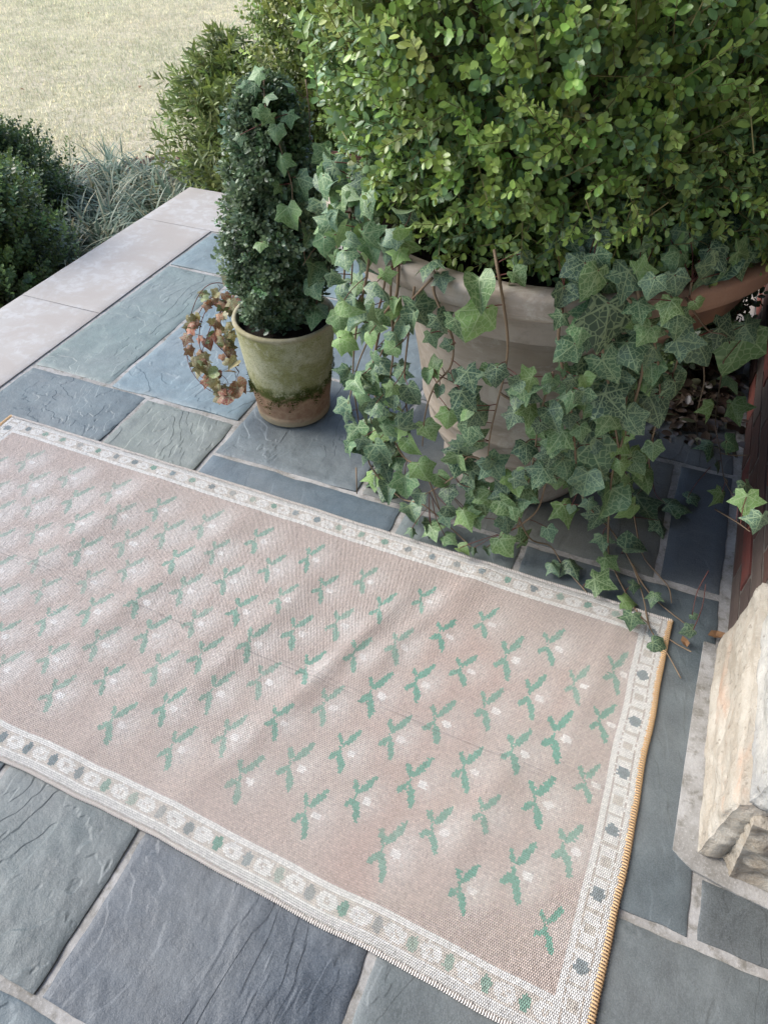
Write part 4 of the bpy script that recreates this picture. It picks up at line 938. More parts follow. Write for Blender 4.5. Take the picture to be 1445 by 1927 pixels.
(-0.547,1.195,0.703,0.81,-0.28,-0.51,-0.23,-0.96,0.16,0.032),
(-0.637,1.288,0.799,0.68,-0.63,-0.38,-0.11,-0.60,0.79,0.040),
(-0.559,1.218,0.210,0.71,-0.61,-0.34,0.36,-0.10,0.93,0.039),
(-0.526,1.166,0.695,0.78,-0.40,-0.47,-0.02,-0.78,0.62,0.043),
(-0.534,1.143,0.421,0.81,-0.51,0.30,-0.58,-0.62,0.53,0.039),
(-0.419,1.057,0.498,-0.34,-0.60,-0.73,0.37,-0.79,0.48,0.027),
(-0.517,1.267,0.822,-0.26,-0.37,-0.89,0.23,-0.92,0.31,0.028),
(-0.595,1.196,0.756,0.31,-0.65,-0.69,0.59,-0.44,0.68,0.035),
(-0.444,1.039,0.716,0.88,-0.45,-0.17,0.24,0.11,0.96,0.041),
(-0.531,1.152,0.392,-0.14,-0.35,-0.93,-0.17,-0.91,0.37,0.038),
(-0.472,1.096,0.415,-0.40,-0.78,-0.49,-0.47,-0.28,0.83,0.029),
(-0.451,1.079,0.763,0.69,-0.06,-0.73,-0.09,-1.00,-0.01,0.031),
(-0.415,1.099,0.789,-0.08,-0.84,-0.54,0.50,-0.50,0.71,0.026),
(-0.620,1.294,0.823,0.04,-0.68,-0.73,0.87,-0.34,0.36,0.025),
(-0.552,1.100,0.549,0.98,0.08,-0.17,0.19,-0.37,0.91,0.046),
(-0.439,1.115,0.602,0.71,-0.56,-0.43,-0.61,-0.79,0.02,0.035),
(-0.496,1.242,0.815,-0.04,-0.95,-0.31,0.45,-0.30,0.84,0.042),
(-0.527,1.206,0.787,0.49,-0.14,-0.86,0.22,-0.94,0.28,0.038),
(-0.509,1.186,0.828,0.96,-0.26,0.13,-0.29,-0.86,0.41,0.041),
(-0.420,1.086,0.757,-0.01,-0.82,-0.57,0.26,-0.55,0.79,0.031),
(-0.495,1.136,0.759,0.42,-0.80,-0.43,-0.89,-0.28,-0.35,0.041),
(-0.740,1.453,0.760,-0.09,-0.73,-0.68,-0.97,-0.09,0.23,0.037),
(-0.514,1.167,0.783,0.36,-0.41,-0.84,-0.21,-0.91,0.35,0.035),
(-0.542,1.148,0.734,0.86,-0.50,0.11,-0.27,-0.25,0.93,0.046),
(-0.646,1.273,0.790,0.42,-0.60,-0.68,-0.68,-0.70,0.20,0.050),
(-0.679,1.338,0.808,0.38,-0.56,-0.74,-0.90,-0.40,-0.17,0.052),
(-0.595,1.227,0.800,-0.60,-0.79,0.14,-0.39,0.44,0.81,0.033),
(-0.638,1.330,0.815,0.53,-0.84,0.13,-0.45,-0.15,0.88,0.034),
(-0.642,1.299,0.782,-0.01,-0.82,-0.58,-0.03,-0.58,0.82,0.037),
(-0.551,1.289,0.839,0.60,0.08,-0.79,0.56,-0.75,0.35,0.032),
(-0.574,1.168,0.762,-0.05,-0.52,-0.86,-0.56,-0.70,0.45,0.033),
(-0.575,1.194,0.799,-0.04,-0.71,-0.70,-0.70,-0.48,0.53,0.043),
(-0.545,1.183,0.757,0.80,-0.16,-0.57,-0.32,-0.93,-0.19,0.047),
(-0.500,1.145,0.714,-0.54,-0.60,0.59,-0.61,-0.20,-0.77,0.031),
(-0.597,1.237,0.731,0.55,-0.59,-0.59,-0.32,-0.80,0.51,0.045),
(-0.648,1.259,0.789,0.34,-0.65,-0.68,-0.83,-0.55,0.10,0.042),
(-0.497,1.121,0.744,0.68,-0.50,-0.54,0.30,-0.48,0.82,0.042),
(-0.527,1.218,0.786,-0.20,-0.52,-0.83,0.07,-0.85,0.52,0.039),
(-0.584,1.168,0.723,0.17,0.33,-0.93,0.38,-0.89,-0.25,0.040),
(-0.527,1.245,0.847,0.54,-0.61,-0.57,0.01,-0.68,0.74,0.032),
(-0.502,1.144,0.727,-0.01,-0.61,-0.79,-0.13,-0.79,0.60,0.037),
(-0.503,1.155,0.763,0.28,-0.68,-0.68,-0.51,0.49,-0.70,0.035),
(-0.604,1.224,0.823,0.74,-0.18,-0.65,-0.39,-0.90,-0.20,0.046),
(-0.622,1.261,0.817,0.50,-0.30,-0.81,0.33,-0.80,0.50,0.049),
(-0.485,1.127,0.759,0.61,-0.46,-0.65,-0.75,-0.60,-0.28,0.032),
(-0.672,1.314,0.676,0.02,-0.94,-0.34,-0.25,-0.33,0.91,0.049),
(-0.710,1.366,0.690,0.60,-0.65,-0.46,0.11,-0.50,0.86,0.055),
(-0.522,1.186,0.723,-0.15,-0.98,0.12,0.21,0.08,0.97,0.038),
(-0.524,1.191,0.782,0.65,-0.10,-0.75,-0.52,-0.79,-0.34,0.041),
(-0.508,1.142,0.805,0.49,-0.72,-0.50,-0.20,-0.65,0.74,0.032),
(-0.667,1.329,0.811,0.70,-0.34,-0.63,-0.64,-0.69,-0.34,0.035),
(-0.526,1.171,0.804,0.23,-0.29,-0.93,-0.61,-0.78,0.09,0.030),
(-0.631,1.253,0.801,-0.02,-0.72,-0.70,-0.21,-0.68,0.70,0.034),
(-0.602,1.258,0.763,-0.61,-0.37,-0.70,-0.12,-0.83,0.54,0.041),
(-0.616,1.229,0.719,-0.46,-0.54,-0.71,0.32,-0.84,0.43,0.051),
(-0.576,1.222,0.735,0.16,-0.63,-0.76,-0.00,-0.77,0.64,0.040),
(-0.543,1.211,0.836,0.36,-0.61,-0.70,-0.25,-0.79,0.55,0.036),
(-0.577,1.174,0.762,0.60,0.24,-0.77,0.22,-0.97,-0.13,0.036),
(-0.630,1.227,0.803,0.18,-0.55,-0.81,-0.61,-0.71,0.35,0.045),
(-0.665,1.363,0.781,0.46,-0.46,-0.76,-0.71,-0.71,0.00,0.038),
(-0.598,1.264,0.804,-0.20,-0.56,-0.81,-0.76,-0.43,0.48,0.042),
(-0.725,1.460,0.763,-0.76,-0.27,-0.59,0.52,-0.80,-0.30,0.058),
(-0.613,1.289,0.802,-0.81,0.22,-0.54,-0.02,-0.94,-0.35,0.038),
(-0.561,1.231,0.799,0.74,-0.55,-0.40,-0.04,-0.63,0.78,0.032),
(-0.709,1.366,0.760,0.58,-0.43,-0.69,-0.22,-0.90,0.38,0.038),
(-0.541,1.228,0.793,0.05,-0.36,-0.93,-0.49,-0.82,0.30,0.048),
(-0.512,1.133,0.758,0.01,-0.72,-0.70,-0.97,-0.17,0.16,0.031),
(-0.603,1.163,0.717,0.08,-0.32,-0.94,0.29,-0.90,0.33,0.038),
]
IVY_FRONT = [
(-0.365,1.092,0.745,-0.14,-0.99,0.03,-0.40,0.08,0.91,0.043),
(-0.273,1.066,0.742,0.36,-0.75,-0.56,0.10,-0.57,0.82,0.051),
(-0.259,1.052,0.699,-0.20,-0.52,-0.83,0.50,-0.78,0.38,0.062),
(-0.342,1.077,0.730,0.41,-0.68,-0.60,-0.07,-0.68,0.73,0.029),
(-0.336,1.050,0.668,0.55,-0.05,-0.83,0.32,-0.91,0.27,0.037),
(-0.302,1.043,0.675,0.33,0.12,-0.94,-0.20,-0.96,-0.19,0.049),
(-0.359,1.089,0.610,0.52,-0.47,-0.71,0.00,-0.83,0.55,0.029),
(-0.310,1.058,0.616,-0.91,-0.29,-0.30,0.22,-0.94,0.26,0.023),
(-0.349,1.089,0.536,-0.47,0.47,0.75,-0.41,-0.87,0.29,0.030),
(-0.344,1.103,0.537,0.12,-0.91,-0.39,-0.50,-0.39,0.77,0.030),
(-0.314,1.087,0.535,0.60,-0.31,-0.74,-0.14,-0.95,0.29,0.024),
(-0.357,1.088,0.529,-0.05,-0.67,-0.74,-0.10,-0.74,0.67,0.024),
(-0.336,1.089,0.499,0.12,-0.66,-0.74,0.35,-0.67,0.65,0.022),
(-0.239,1.082,0.571,0.10,-0.14,-0.99,0.14,-0.98,0.15,0.044),
(-0.278,1.063,0.564,0.50,-0.36,-0.79,-0.06,-0.92,0.39,0.044),
(-0.220,1.073,0.761,0.87,-0.20,-0.45,0.27,-0.57,0.78,0.030),
(-0.215,1.092,0.785,0.18,-0.60,-0.78,0.03,-0.79,0.61,0.030),
(-0.092,1.097,0.778,-0.08,-0.47,-0.88,0.64,-0.70,0.32,0.052),
(-0.117,1.111,0.780,-0.73,-0.60,-0.33,0.22,-0.67,0.71,0.043),
(-0.104,1.124,0.790,0.72,-0.14,-0.68,-0.04,-0.99,0.15,0.038),
(-0.050,1.131,0.769,0.13,-0.77,-0.63,0.51,-0.49,0.71,0.055),
(-0.038,1.137,0.767,0.94,0.35,0.02,0.31,-0.85,0.43,0.038),
(-0.007,1.125,0.769,-0.06,-0.43,-0.90,0.05,-0.90,0.43,0.037),
(0.020,1.160,0.762,0.41,-0.28,-0.87,0.22,-0.90,0.39,0.041),
(0.075,1.208,0.769,-0.33,-0.43,-0.84,0.84,-0.53,-0.06,0.059),
(0.063,1.156,0.726,0.55,0.27,-0.79,0.46,-0.89,0.02,0.026),
(0.026,1.139,0.729,-0.08,-0.74,-0.67,-0.05,-0.67,0.74,0.038),
(-0.022,1.128,0.721,0.44,-0.72,-0.53,0.16,-0.51,0.84,0.039),
(-0.064,1.101,0.725,0.15,-0.41,-0.90,0.63,-0.66,0.41,0.085),
(-0.078,1.106,0.702,-0.81,-0.57,0.15,0.56,-0.67,0.48,0.052),
(-0.140,1.092,0.743,0.06,-0.46,-0.89,0.53,-0.73,0.42,0.039),
(-0.131,1.070,0.706,-0.12,-0.81,-0.57,0.38,-0.57,0.73,0.028),
(-0.102,1.089,0.649,-0.57,-0.65,-0.51,0.29,-0.74,0.61,0.046),
(-0.114,1.102,0.595,0.29,-0.66,-0.69,0.56,-0.46,0.69,0.022),
(-0.024,1.135,0.644,0.55,-0.71,-0.44,-0.21,-0.63,0.75,0.054),
(-0.054,1.112,0.616,0.63,-0.03,-0.77,0.13,-0.98,0.15,0.061),
(0.039,1.185,0.570,0.13,-0.64,-0.76,0.59,-0.56,0.58,0.043),
(0.065,1.205,0.556,0.55,0.09,-0.83,0.36,-0.92,0.15,0.053),
(0.042,1.143,0.707,0.28,-0.50,-0.82,0.17,-0.81,0.56,0.044),
(0.119,1.248,0.641,0.85,0.28,-0.44,0.50,-0.66,0.56,0.048),
(0.167,1.328,0.614,0.74,-0.21,-0.64,0.14,-0.88,0.45,0.044),
(-0.135,1.088,0.563,0.37,-0.60,-0.71,0.13,-0.72,0.68,0.020),
(-0.092,1.081,0.585,-0.14,-0.41,-0.90,0.65,-0.72,0.23,0.028),
(-0.078,1.100,0.583,0.63,-0.20,-0.75,0.38,-0.75,0.53,0.028),
(-0.101,1.109,0.548,0.03,-0.31,-0.95,0.50,-0.82,0.28,0.032),
(-0.069,1.101,0.561,0.01,-0.69,-0.72,-0.12,-0.72,0.69,0.028),
(-0.041,1.140,0.551,0.63,-0.09,-0.77,0.38,-0.83,0.40,0.064),
(-0.097,1.073,0.697,0.18,-0.72,-0.67,0.40,-0.56,0.72,0.039),
(0.009,1.128,0.685,-0.31,-0.75,-0.59,0.40,-0.67,0.63,0.039),
(0.062,1.222,0.786,0.78,-0.44,-0.46,0.15,-0.58,0.80,0.046),
(0.104,1.236,0.782,0.64,0.68,-0.36,0.77,-0.58,0.28,0.041),
(0.018,1.194,0.787,0.18,-0.71,-0.69,0.56,-0.50,0.66,0.041),
(0.103,1.235,0.751,-0.35,-0.59,-0.73,0.92,-0.36,-0.15,0.031),
(-0.084,1.104,0.664,0.17,-0.68,-0.72,0.34,-0.64,0.69,0.032),
(0.021,1.159,0.629,-0.03,-0.60,-0.80,0.57,-0.67,0.48,0.041),
(-0.368,1.108,0.513,0.19,-0.54,-0.82,-0.07,-0.84,0.54,0.025),
(-0.283,1.101,0.490,0.12,-0.70,-0.70,0.39,-0.62,0.68,0.058),
(-0.310,1.081,0.454,0.11,-0.47,-0.88,0.31,-0.82,0.48,0.042),
(-0.255,1.073,0.475,0.64,0.07,-0.77,0.60,-0.67,0.43,0.047),
(-0.268,1.083,0.433,0.03,-0.23,-0.97,-0.36,-0.91,0.20,0.056),
(-0.262,1.103,0.392,0.57,0.02,-0.82,0.45,-0.84,0.29,0.043),
(-0.178,1.078,0.556,0.32,-0.51,-0.80,-0.18,-0.86,0.48,0.044),
(-0.158,1.088,0.503,0.31,-0.66,-0.68,0.59,-0.43,0.69,0.040),
(-0.185,1.084,0.484,-0.08,-0.67,-0.74,-0.24,-0.70,0.67,0.035),
(-0.157,1.112,0.397,0.36,-0.73,-0.58,0.32,-0.48,0.81,0.045),
(-0.377,1.130,0.365,0.55,-0.31,-0.78,-0.07,-0.94,0.33,0.048),
(-0.343,1.146,0.221,0.71,-0.08,-0.70,0.29,-0.87,0.39,0.042),
(-0.317,1.146,0.189,0.23,-0.82,-0.52,-0.28,-0.57,0.78,0.042),
(-0.293,1.125,0.329,-0.06,-0.57,-0.82,0.13,-0.82,0.56,0.051),
(-0.219,1.115,0.330,0.03,-0.52,-0.85,0.78,-0.51,0.35,0.036),
(-0.262,1.139,0.242,0.15,-0.65,-0.74,-0.63,-0.64,0.43,0.047),
(-0.315,1.144,0.132,0.81,-0.11,-0.58,0.09,-0.95,0.31,0.037),
(-0.329,1.165,0.077,0.59,-0.38,-0.71,-0.23,-0.93,0.30,0.038),
(-0.251,1.142,0.123,0.70,-0.47,-0.53,-0.13,-0.82,0.56,0.036),
(-0.219,1.131,0.227,0.41,-0.27,-0.87,0.42,-0.80,0.44,0.057),
(-0.174,1.131,0.293,0.48,-0.76,-0.44,-0.01,-0.51,0.86,0.051),
(-0.167,1.124,0.216,0.47,-0.64,-0.61,-0.09,-0.72,0.69,0.043),
(-0.177,1.149,0.150,0.08,-0.50,-0.86,0.65,-0.63,0.43,0.042),
(-0.118,1.126,0.330,0.10,-0.38,-0.92,0.16,-0.90,0.40,0.050),
(-0.141,1.141,0.241,0.02,-0.76,-0.65,-0.20,-0.64,0.74,0.043),
(-0.363,1.169,0.033,0.40,-0.91,-0.13,0.36,-0.17,0.92,0.042),
(-0.089,1.101,0.544,0.05,-0.78,-0.63,0.14,-0.62,0.78,0.037),
(-0.072,1.092,0.557,0.36,-0.10,-0.93,0.33,-0.92,0.23,0.034),
(-0.036,1.121,0.543,0.83,-0.24,-0.50,0.16,-0.77,0.62,0.063),
(-0.033,1.121,0.529,-0.57,-0.38,-0.73,0.25,-0.93,0.28,0.043),
(0.041,1.204,0.505,0.62,-0.32,-0.72,0.28,-0.76,0.59,0.069),
(-0.089,1.122,0.484,0.32,-0.70,-0.64,0.10,-0.65,0.76,0.033),
(-0.064,1.119,0.463,0.37,-0.56,-0.75,0.17,-0.75,0.64,0.033),
(-0.016,1.142,0.484,-0.22,-0.53,-0.82,0.39,-0.82,0.42,0.048),
(0.009,1.162,0.485,0.67,-0.21,-0.71,-0.14,-0.98,0.16,0.060),
(0.018,1.200,0.424,0.34,-0.50,-0.80,0.61,-0.53,0.59,0.034),
(-0.105,1.117,0.429,0.02,-0.79,-0.62,-0.22,-0.60,0.76,0.046),
(-0.089,1.128,0.413,0.39,-0.18,-0.90,0.10,-0.97,0.23,0.031),
(-0.040,1.168,0.388,0.56,-0.19,-0.81,0.20,-0.92,0.35,0.089),
(-0.082,1.141,0.356,0.54,-0.43,-0.72,0.38,-0.64,0.67,0.051),
(-0.107,1.110,0.393,0.16,-0.40,-0.90,0.34,-0.84,0.43,0.041),
(-0.113,1.115,0.341,-0.24,-0.63,-0.74,0.05,-0.77,0.63,0.048),
(-0.029,1.154,0.327,0.08,-0.47,-0.88,0.04,-0.88,0.47,0.059),
(0.026,1.230,0.235,0.10,-0.65,-0.75,0.56,-0.59,0.59,0.073),
(-0.053,1.158,0.282,0.31,-0.49,-0.81,0.46,-0.67,0.58,0.030),
(-0.083,1.139,0.300,0.18,-0.44,-0.88,0.28,-0.84,0.47,0.026),
(0.094,1.469,0.022,0.71,-0.71,0.02,0.02,0.10,0.99,0.101),
(0.087,1.281,0.161,-0.51,-0.78,-0.37,0.74,-0.61,0.28,0.054),
(0.174,1.468,0.024,0.99,0.09,0.08,-0.20,0.07,0.98,0.065),
(0.048,1.254,0.313,0.75,-0.50,-0.44,-0.16,-0.78,0.61,0.044),
(0.048,1.223,0.288,0.23,-0.73,-0.65,0.75,-0.29,0.59,0.027),
(0.025,1.178,0.353,0.38,-0.33,-0.86,0.10,-0.91,0.40,0.035),
(0.077,1.224,0.384,0.25,-0.57,-0.79,-0.03,-0.81,0.58,0.038),
(0.076,1.318,0.241,0.67,-0.54,-0.50,0.43,-0.27,0.86,0.060),
(0.161,1.405,0.021,0.51,-0.85,-0.08,0.17,-0.13,0.98,0.044),
(0.020,1.239,0.150,-0.14,-0.47,-0.87,0.57,-0.76,0.32,0.055),
(-0.043,1.154,0.225,0.07,-0.41,-0.91,0.10,-0.90,0.42,0.021),
(0.075,1.182,0.559,0.39,-0.05,-0.92,0.70,-0.63,0.33,0.046),
(-0.013,1.194,0.216,0.36,-0.47,-0.81,0.24,-0.79,0.57,0.031),
(0.040,1.281,0.038,0.26,-0.96,-0.06,-0.07,-0.17,0.98,0.043),
(0.059,1.211,0.039,0.91,-0.40,-0.14,0.28,-0.17,0.94,0.045),
(0.098,1.262,0.033,0.84,0.55,0.04,-0.15,0.06,0.99,0.065),
(-0.017,1.175,0.034,0.65,-0.76,0.01,-0.08,-0.05,1.00,0.045),
(-0.055,1.159,0.028,0.67,-0.74,-0.06,-0.07,-0.24,0.97,0.034),
(0.048,1.140,0.036,0.98,-0.18,0.10,-0.28,-0.23,0.93,0.055),
(0.131,1.157,0.036,0.90,0.40,-0.14,0.45,-0.26,0.86,0.026),
(0.180,1.151,0.035,-0.14,-0.98,-0.15,-0.42,-0.27,0.87,0.032),
(0.121,1.114,0.023,0.90,0.42,-0.08,0.24,-0.08,0.97,0.040),
(0.143,1.070,0.037,0.08,-1.00,-0.04,-0.06,-0.10,0.99,0.042),
(0.197,1.029,0.019,0.97,-0.25,-0.06,0.06,-0.33,0.94,0.038),
(-0.354,1.154,0.039,0.53,-0.84,-0.12,-0.24,-0.45,0.86,0.043),
(-0.314,1.145,0.029,0.93,-0.37,0.08,-0.21,-0.02,0.98,0.039),
(-0.184,1.147,0.070,0.72,-0.40,-0.57,-0.07,-0.85,0.52,0.057),
(-0.136,1.162,0.066,0.56,0.79,0.25,0.75,-0.61,0.25,0.045),
(-0.084,1.174,0.122,0.47,-0.69,-0.54,-0.32,-0.71,0.63,0.037),
(-0.210,1.150,0.025,0.56,-0.83,-0.00,0.03,0.02,1.00,0.023),
(-0.236,1.126,0.038,0.34,-0.93,-0.15,0.28,-0.27,0.92,0.019),
(-0.176,1.149,0.148,0.32,-0.48,-0.81,0.39,-0.71,0.58,0.048),
(-0.269,1.112,0.036,0.98,-0.17,0.08,-0.18,0.07,0.98,0.031),
(-0.054,1.149,0.036,0.74,-0.67,0.03,-0.16,-0.08,0.98,0.030),
(-0.004,1.204,0.392,0.95,-0.03,-0.30,0.27,-0.31,0.91,0.056),
(0.044,1.215,0.512,-0.46,-0.27,-0.84,-0.32,-0.84,0.44,0.047),
(-0.094,1.134,0.480,0.66,-0.21,-0.72,0.24,-0.85,0.47,0.038),
(-0.068,1.147,0.565,-0.14,-0.48,-0.87,0.13,-0.88,0.46,0.047),
(-0.074,1.132,0.596,0.07,-0.38,-0.92,0.33,-0.87,0.38,0.051),
(-0.065,1.168,0.401,-0.00,-0.23,-0.97,-0.33,-0.92,0.22,0.039),
(-0.085,1.147,0.404,0.62,-0.23,-0.75,0.03,-0.95,0.31,0.039),
(0.023,1.248,0.233,0.12,-0.65,-0.75,0.11,-0.74,0.66,0.041),
(-0.040,1.147,0.766,0.64,-0.18,-0.75,0.09,-0.95,0.31,0.038),
(0.012,1.184,0.678,0.01,-0.21,-0.98,0.13,-0.97,0.20,0.053),
(0.022,1.216,0.500,0.01,-0.90,-0.44,0.55,-0.36,0.75,0.047),
(-0.032,1.180,0.396,-0.74,-0.36,-0.57,0.25,-0.93,0.26,0.042),
(-0.058,1.145,0.564,0.64,-0.00,-0.77,0.23,-0.95,0.20,0.034),
(0.009,1.221,0.272,-0.58,-0.75,-0.33,0.27,-0.56,0.79,0.046),
(0.001,1.158,0.671,0.04,-0.33,-0.94,0.18,-0.92,0.34,0.049),
(-0.016,1.186,0.577,0.51,-0.43,-0.74,0.15,-0.81,0.57,0.053),
(-0.058,1.211,0.305,0.01,-0.95,-0.32,0.50,-0.28,0.82,0.063),
(0.026,1.185,0.586,0.30,-0.59,-0.75,-0.11,-0.81,0.58,0.044),
(-0.076,1.144,0.737,-0.16,-0.59,-0.79,0.32,-0.79,0.52,0.038),
(-0.031,1.137,0.686,0.57,0.22,-0.79,0.31,-0.95,-0.04,0.038),
(0.039,1.288,0.169,-0.38,-0.59,-0.71,0.85,-0.52,-0.02,0.064),
(0.006,1.243,0.251,0.23,-0.46,-0.86,0.45,-0.73,0.51,0.050),
(0.047,1.274,0.221,-0.14,-0.39,-0.91,0.40,-0.86,0.31,0.064),
(0.033,1.216,0.460,-0.42,-0.82,-0.38,0.54,-0.57,0.62,0.042),
(0.044,1.309,0.276,0.64,-0.63,-0.44,-0.12,-0.65,0.75,0.061),
(-0.041,1.141,0.637,0.77,-0.02,-0.64,0.41,-0.76,0.50,0.040),
(-0.107,1.148,0.497,1.00,0.04,0.05,0.00,-0.73,0.68,0.056),
(0.016,1.200,0.522,0.41,0.20,-0.89,0.46,-0.89,0.01,0.048),
(-0.064,1.138,0.660,-0.38,-0.74,-0.56,0.06,-0.62,0.78,0.037),
(0.018,1.241,0.267,0.55,-0.22,-0.80,0.46,-0.73,0.52,0.041),
(-0.031,1.185,0.460,-0.22,-0.74,-0.63,0.23,-0.67,0.71,0.050),
(-0.025,1.155,0.562,0.58,-0.12,-0.81,0.15,-0.96,0.24,0.045),
(-0.076,1.162,0.375,0.24,-0.53,-0.81,0.09,-0.82,0.56,0.045),
(0.025,1.194,0.412,-0.87,-0.09,-0.48,0.07,-1.00,0.06,0.039),
(-0.047,1.168,0.513,-0.21,-0.83,-0.51,0.20,-0.55,0.81,0.059),
(-0.013,1.141,0.708,-0.07,-0.34,-0.94,0.28,-0.91,0.31,0.033),
(-0.097,1.114,0.740,-0.99,0.09,0.11,-0.02,-0.85,0.53,0.040),
(-0.049,1.148,0.672,-0.04,-0.38,-0.92,0.31,-0.88,0.35,0.039),
(0.022,1.189,0.550,0.58,-0.48,-0.66,0.16,-0.73,0.67,0.035),
(0.049,1.229,0.527,-0.36,-0.55,-0.75,0.28,-0.83,0.48,0.049),
(-0.083,1.138,0.717,-0.17,-0.43,-0.89,0.38,-0.86,0.34,0.053),
(-0.029,1.204,0.370,0.34,-0.08,-0.94,0.62,-0.74,0.28,0.043),
(-0.053,1.195,0.402,0.18,-0.58,-0.79,0.58,-0.59,0.56,0.050),
(-0.088,1.151,0.557,-0.39,-0.75,-0.54,0.62,-0.64,0.45,0.042),
(-0.046,1.173,0.448,-0.06,-0.97,-0.24,-0.08,-0.24,0.97,0.051),
(0.006,1.203,0.447,0.24,-0.61,-0.75,0.41,-0.64,0.65,0.040),
(-0.161,1.145,0.275,0.96,-0.02,0.26,-0.21,-0.64,0.74,0.046),
(-0.065,1.231,0.151,0.60,-0.66,-0.45,0.22,-0.40,0.89,0.055),
(-0.132,1.125,0.395,0.41,0.31,-0.86,0.26,-0.94,-0.22,0.038),
(-0.273,1.130,0.148,0.58,-0.72,-0.38,-0.13,-0.54,0.83,0.049),
(-0.284,1.060,0.520,0.73,-0.14,-0.67,0.24,-0.87,0.44,0.049),
(-0.083,1.136,0.483,0.11,-0.78,-0.61,0.55,-0.47,0.70,0.033),
(-0.128,1.093,0.571,-0.06,-0.45,-0.89,0.54,-0.76,0.35,0.035),
(-0.190,1.123,0.217,0.89,-0.26,-0.36,-0.09,-0.90,0.42,0.050),
(-0.291,1.138,0.297,0.03,-0.99,-0.15,0.14,-0.14,0.98,0.054),
(-0.179,1.056,0.577,-0.64,-0.09,-0.76,0.02,-0.99,0.11,0.030),
(-0.147,1.122,0.443,-0.28,-0.00,-0.96,-0.44,-0.89,0.13,0.051),
(-0.267,1.076,0.484,-0.74,0.06,-0.67,-0.33,-0.90,0.29,0.047),
(-0.166,1.135,0.219,-0.22,-0.71,-0.67,0.01,-0.69,0.72,0.041),
(-0.135,1.096,0.466,-0.06,-0.22,-0.97,0.11,-0.97,0.22,0.030),
(-0.225,1.119,0.324,0.78,-0.34,-0.52,0.26,-0.58,0.77,0.056),
(-0.236,1.165,0.161,-0.65,-0.49,-0.58,0.28,-0.87,0.41,0.061),
(-0.114,1.126,0.493,0.25,-0.65,-0.72,-0.15,-0.76,0.63,0.036),
(-0.263,1.138,0.142,0.58,0.00,-0.81,-0.05,-1.00,-0.04,0.040),
(-0.177,1.141,0.240,0.11,-0.48,-0.87,-0.38,-0.83,0.41,0.050),
(-0.171,1.178,0.209,0.41,-0.87,-0.28,-0.16,-0.37,0.91,0.061),
(-0.150,1.154,0.259,0.80,-0.50,-0.33,0.27,-0.18,0.94,0.053),
(-0.271,1.141,0.269,0.86,-0.37,-0.36,-0.36,-0.93,0.09,0.047),
(-0.174,1.092,0.535,-0.10,-0.40,-0.91,0.02,-0.92,0.40,0.048),
(-0.271,1.148,0.251,0.45,-0.87,-0.21,-0.32,-0.38,0.87,0.042),
(-0.126,1.134,0.475,-0.54,-0.78,-0.31,0.13,-0.44,0.89,0.031),
(-0.224,1.063,0.586,0.14,-0.39,-0.91,0.24,-0.88,0.42,0.039),
(-0.177,1.096,0.541,-0.20,-0.86,-0.47,-0.35,-0.38,0.85,0.050),
(-0.163,1.078,0.573,-0.86,-0.43,-0.28,0.27,-0.85,0.46,0.036),
(-0.170,1.158,0.230,-0.34,-0.28,-0.90,-0.48,-0.77,0.42,0.044),
(-0.096,1.140,0.380,-0.21,-0.81,-0.55,0.42,-0.58,0.70,0.031),
(-0.179,1.122,0.239,-0.81,-0.39,-0.43,0.22,-0.89,0.39,0.044),
(-0.190,1.136,0.194,0.29,-0.58,-0.76,-0.23,-0.81,0.53,0.039),
(-0.269,1.098,0.375,-0.04,0.12,-0.99,0.29,-0.95,-0.12,0.056),
(-0.134,1.161,0.212,-0.48,0.13,-0.87,-0.71,-0.63,0.31,0.053),
(-0.254,1.127,0.227,0.88,0.35,0.33,0.10,-0.80,0.58,0.041),
(-0.167,1.102,0.308,0.96,-0.14,-0.24,-0.05,-0.94,0.35,0.034),
(-0.291,1.104,0.328,-0.04,0.05,-1.00,-0.17,-0.99,-0.04,0.048),
(-0.093,1.118,0.441,-0.31,-0.68,-0.66,0.05,-0.70,0.71,0.051),
(-0.123,1.091,0.503,0.61,-0.66,-0.44,-0.10,-0.62,0.78,0.043),
(-0.027,1.232,0.812,-0.27,-0.36,-0.89,0.53,-0.83,0.18,0.052),
(-0.023,1.192,0.788,-0.03,-0.43,-0.90,0.78,-0.58,0.25,0.050),
(0.108,1.277,0.767,0.46,-0.15,-0.87,0.43,-0.82,0.38,0.053),
(-0.110,1.177,0.822,0.32,-0.06,-0.94,0.24,-0.96,0.14,0.044),
(-0.172,1.162,0.807,0.77,-0.48,-0.42,0.01,-0.65,0.76,0.054),
(0.010,1.194,0.773,0.33,-0.38,-0.86,0.14,-0.88,0.45,0.038),
(0.115,1.361,0.804,-0.42,0.16,-0.89,-0.33,-0.94,-0.02,0.056),
(0.131,1.356,0.777,0.12,-0.92,-0.38,0.81,-0.14,0.58,0.040),
(0.128,1.355,0.775,-0.14,-0.98,-0.17,0.73,-0.22,0.65,0.043),
(-0.115,1.172,0.806,-0.32,-0.60,-0.73,0.21,-0.80,0.56,0.048),
(0.140,1.351,0.732,0.63,-0.44,-0.64,0.08,-0.78,0.62,0.044),
(0.095,1.251,0.762,-0.48,-0.67,-0.57,0.20,-0.71,0.67,0.053),
(0.077,1.305,0.798,0.43,-0.58,-0.69,0.32,-0.62,0.72,0.056),
(-0.103,1.178,0.795,-0.39,-0.41,-0.83,-0.00,-0.90,0.44,0.043),
(-0.142,1.142,0.773,0.53,-0.27,-0.80,-0.27,-0.95,0.14,0.046),
(-0.056,1.223,0.832,-0.11,-0.46,-0.88,-0.07,-0.88,0.47,0.041),
(0.024,1.236,0.800,-0.43,-0.61,-0.67,0.29,-0.79,0.53,0.050),
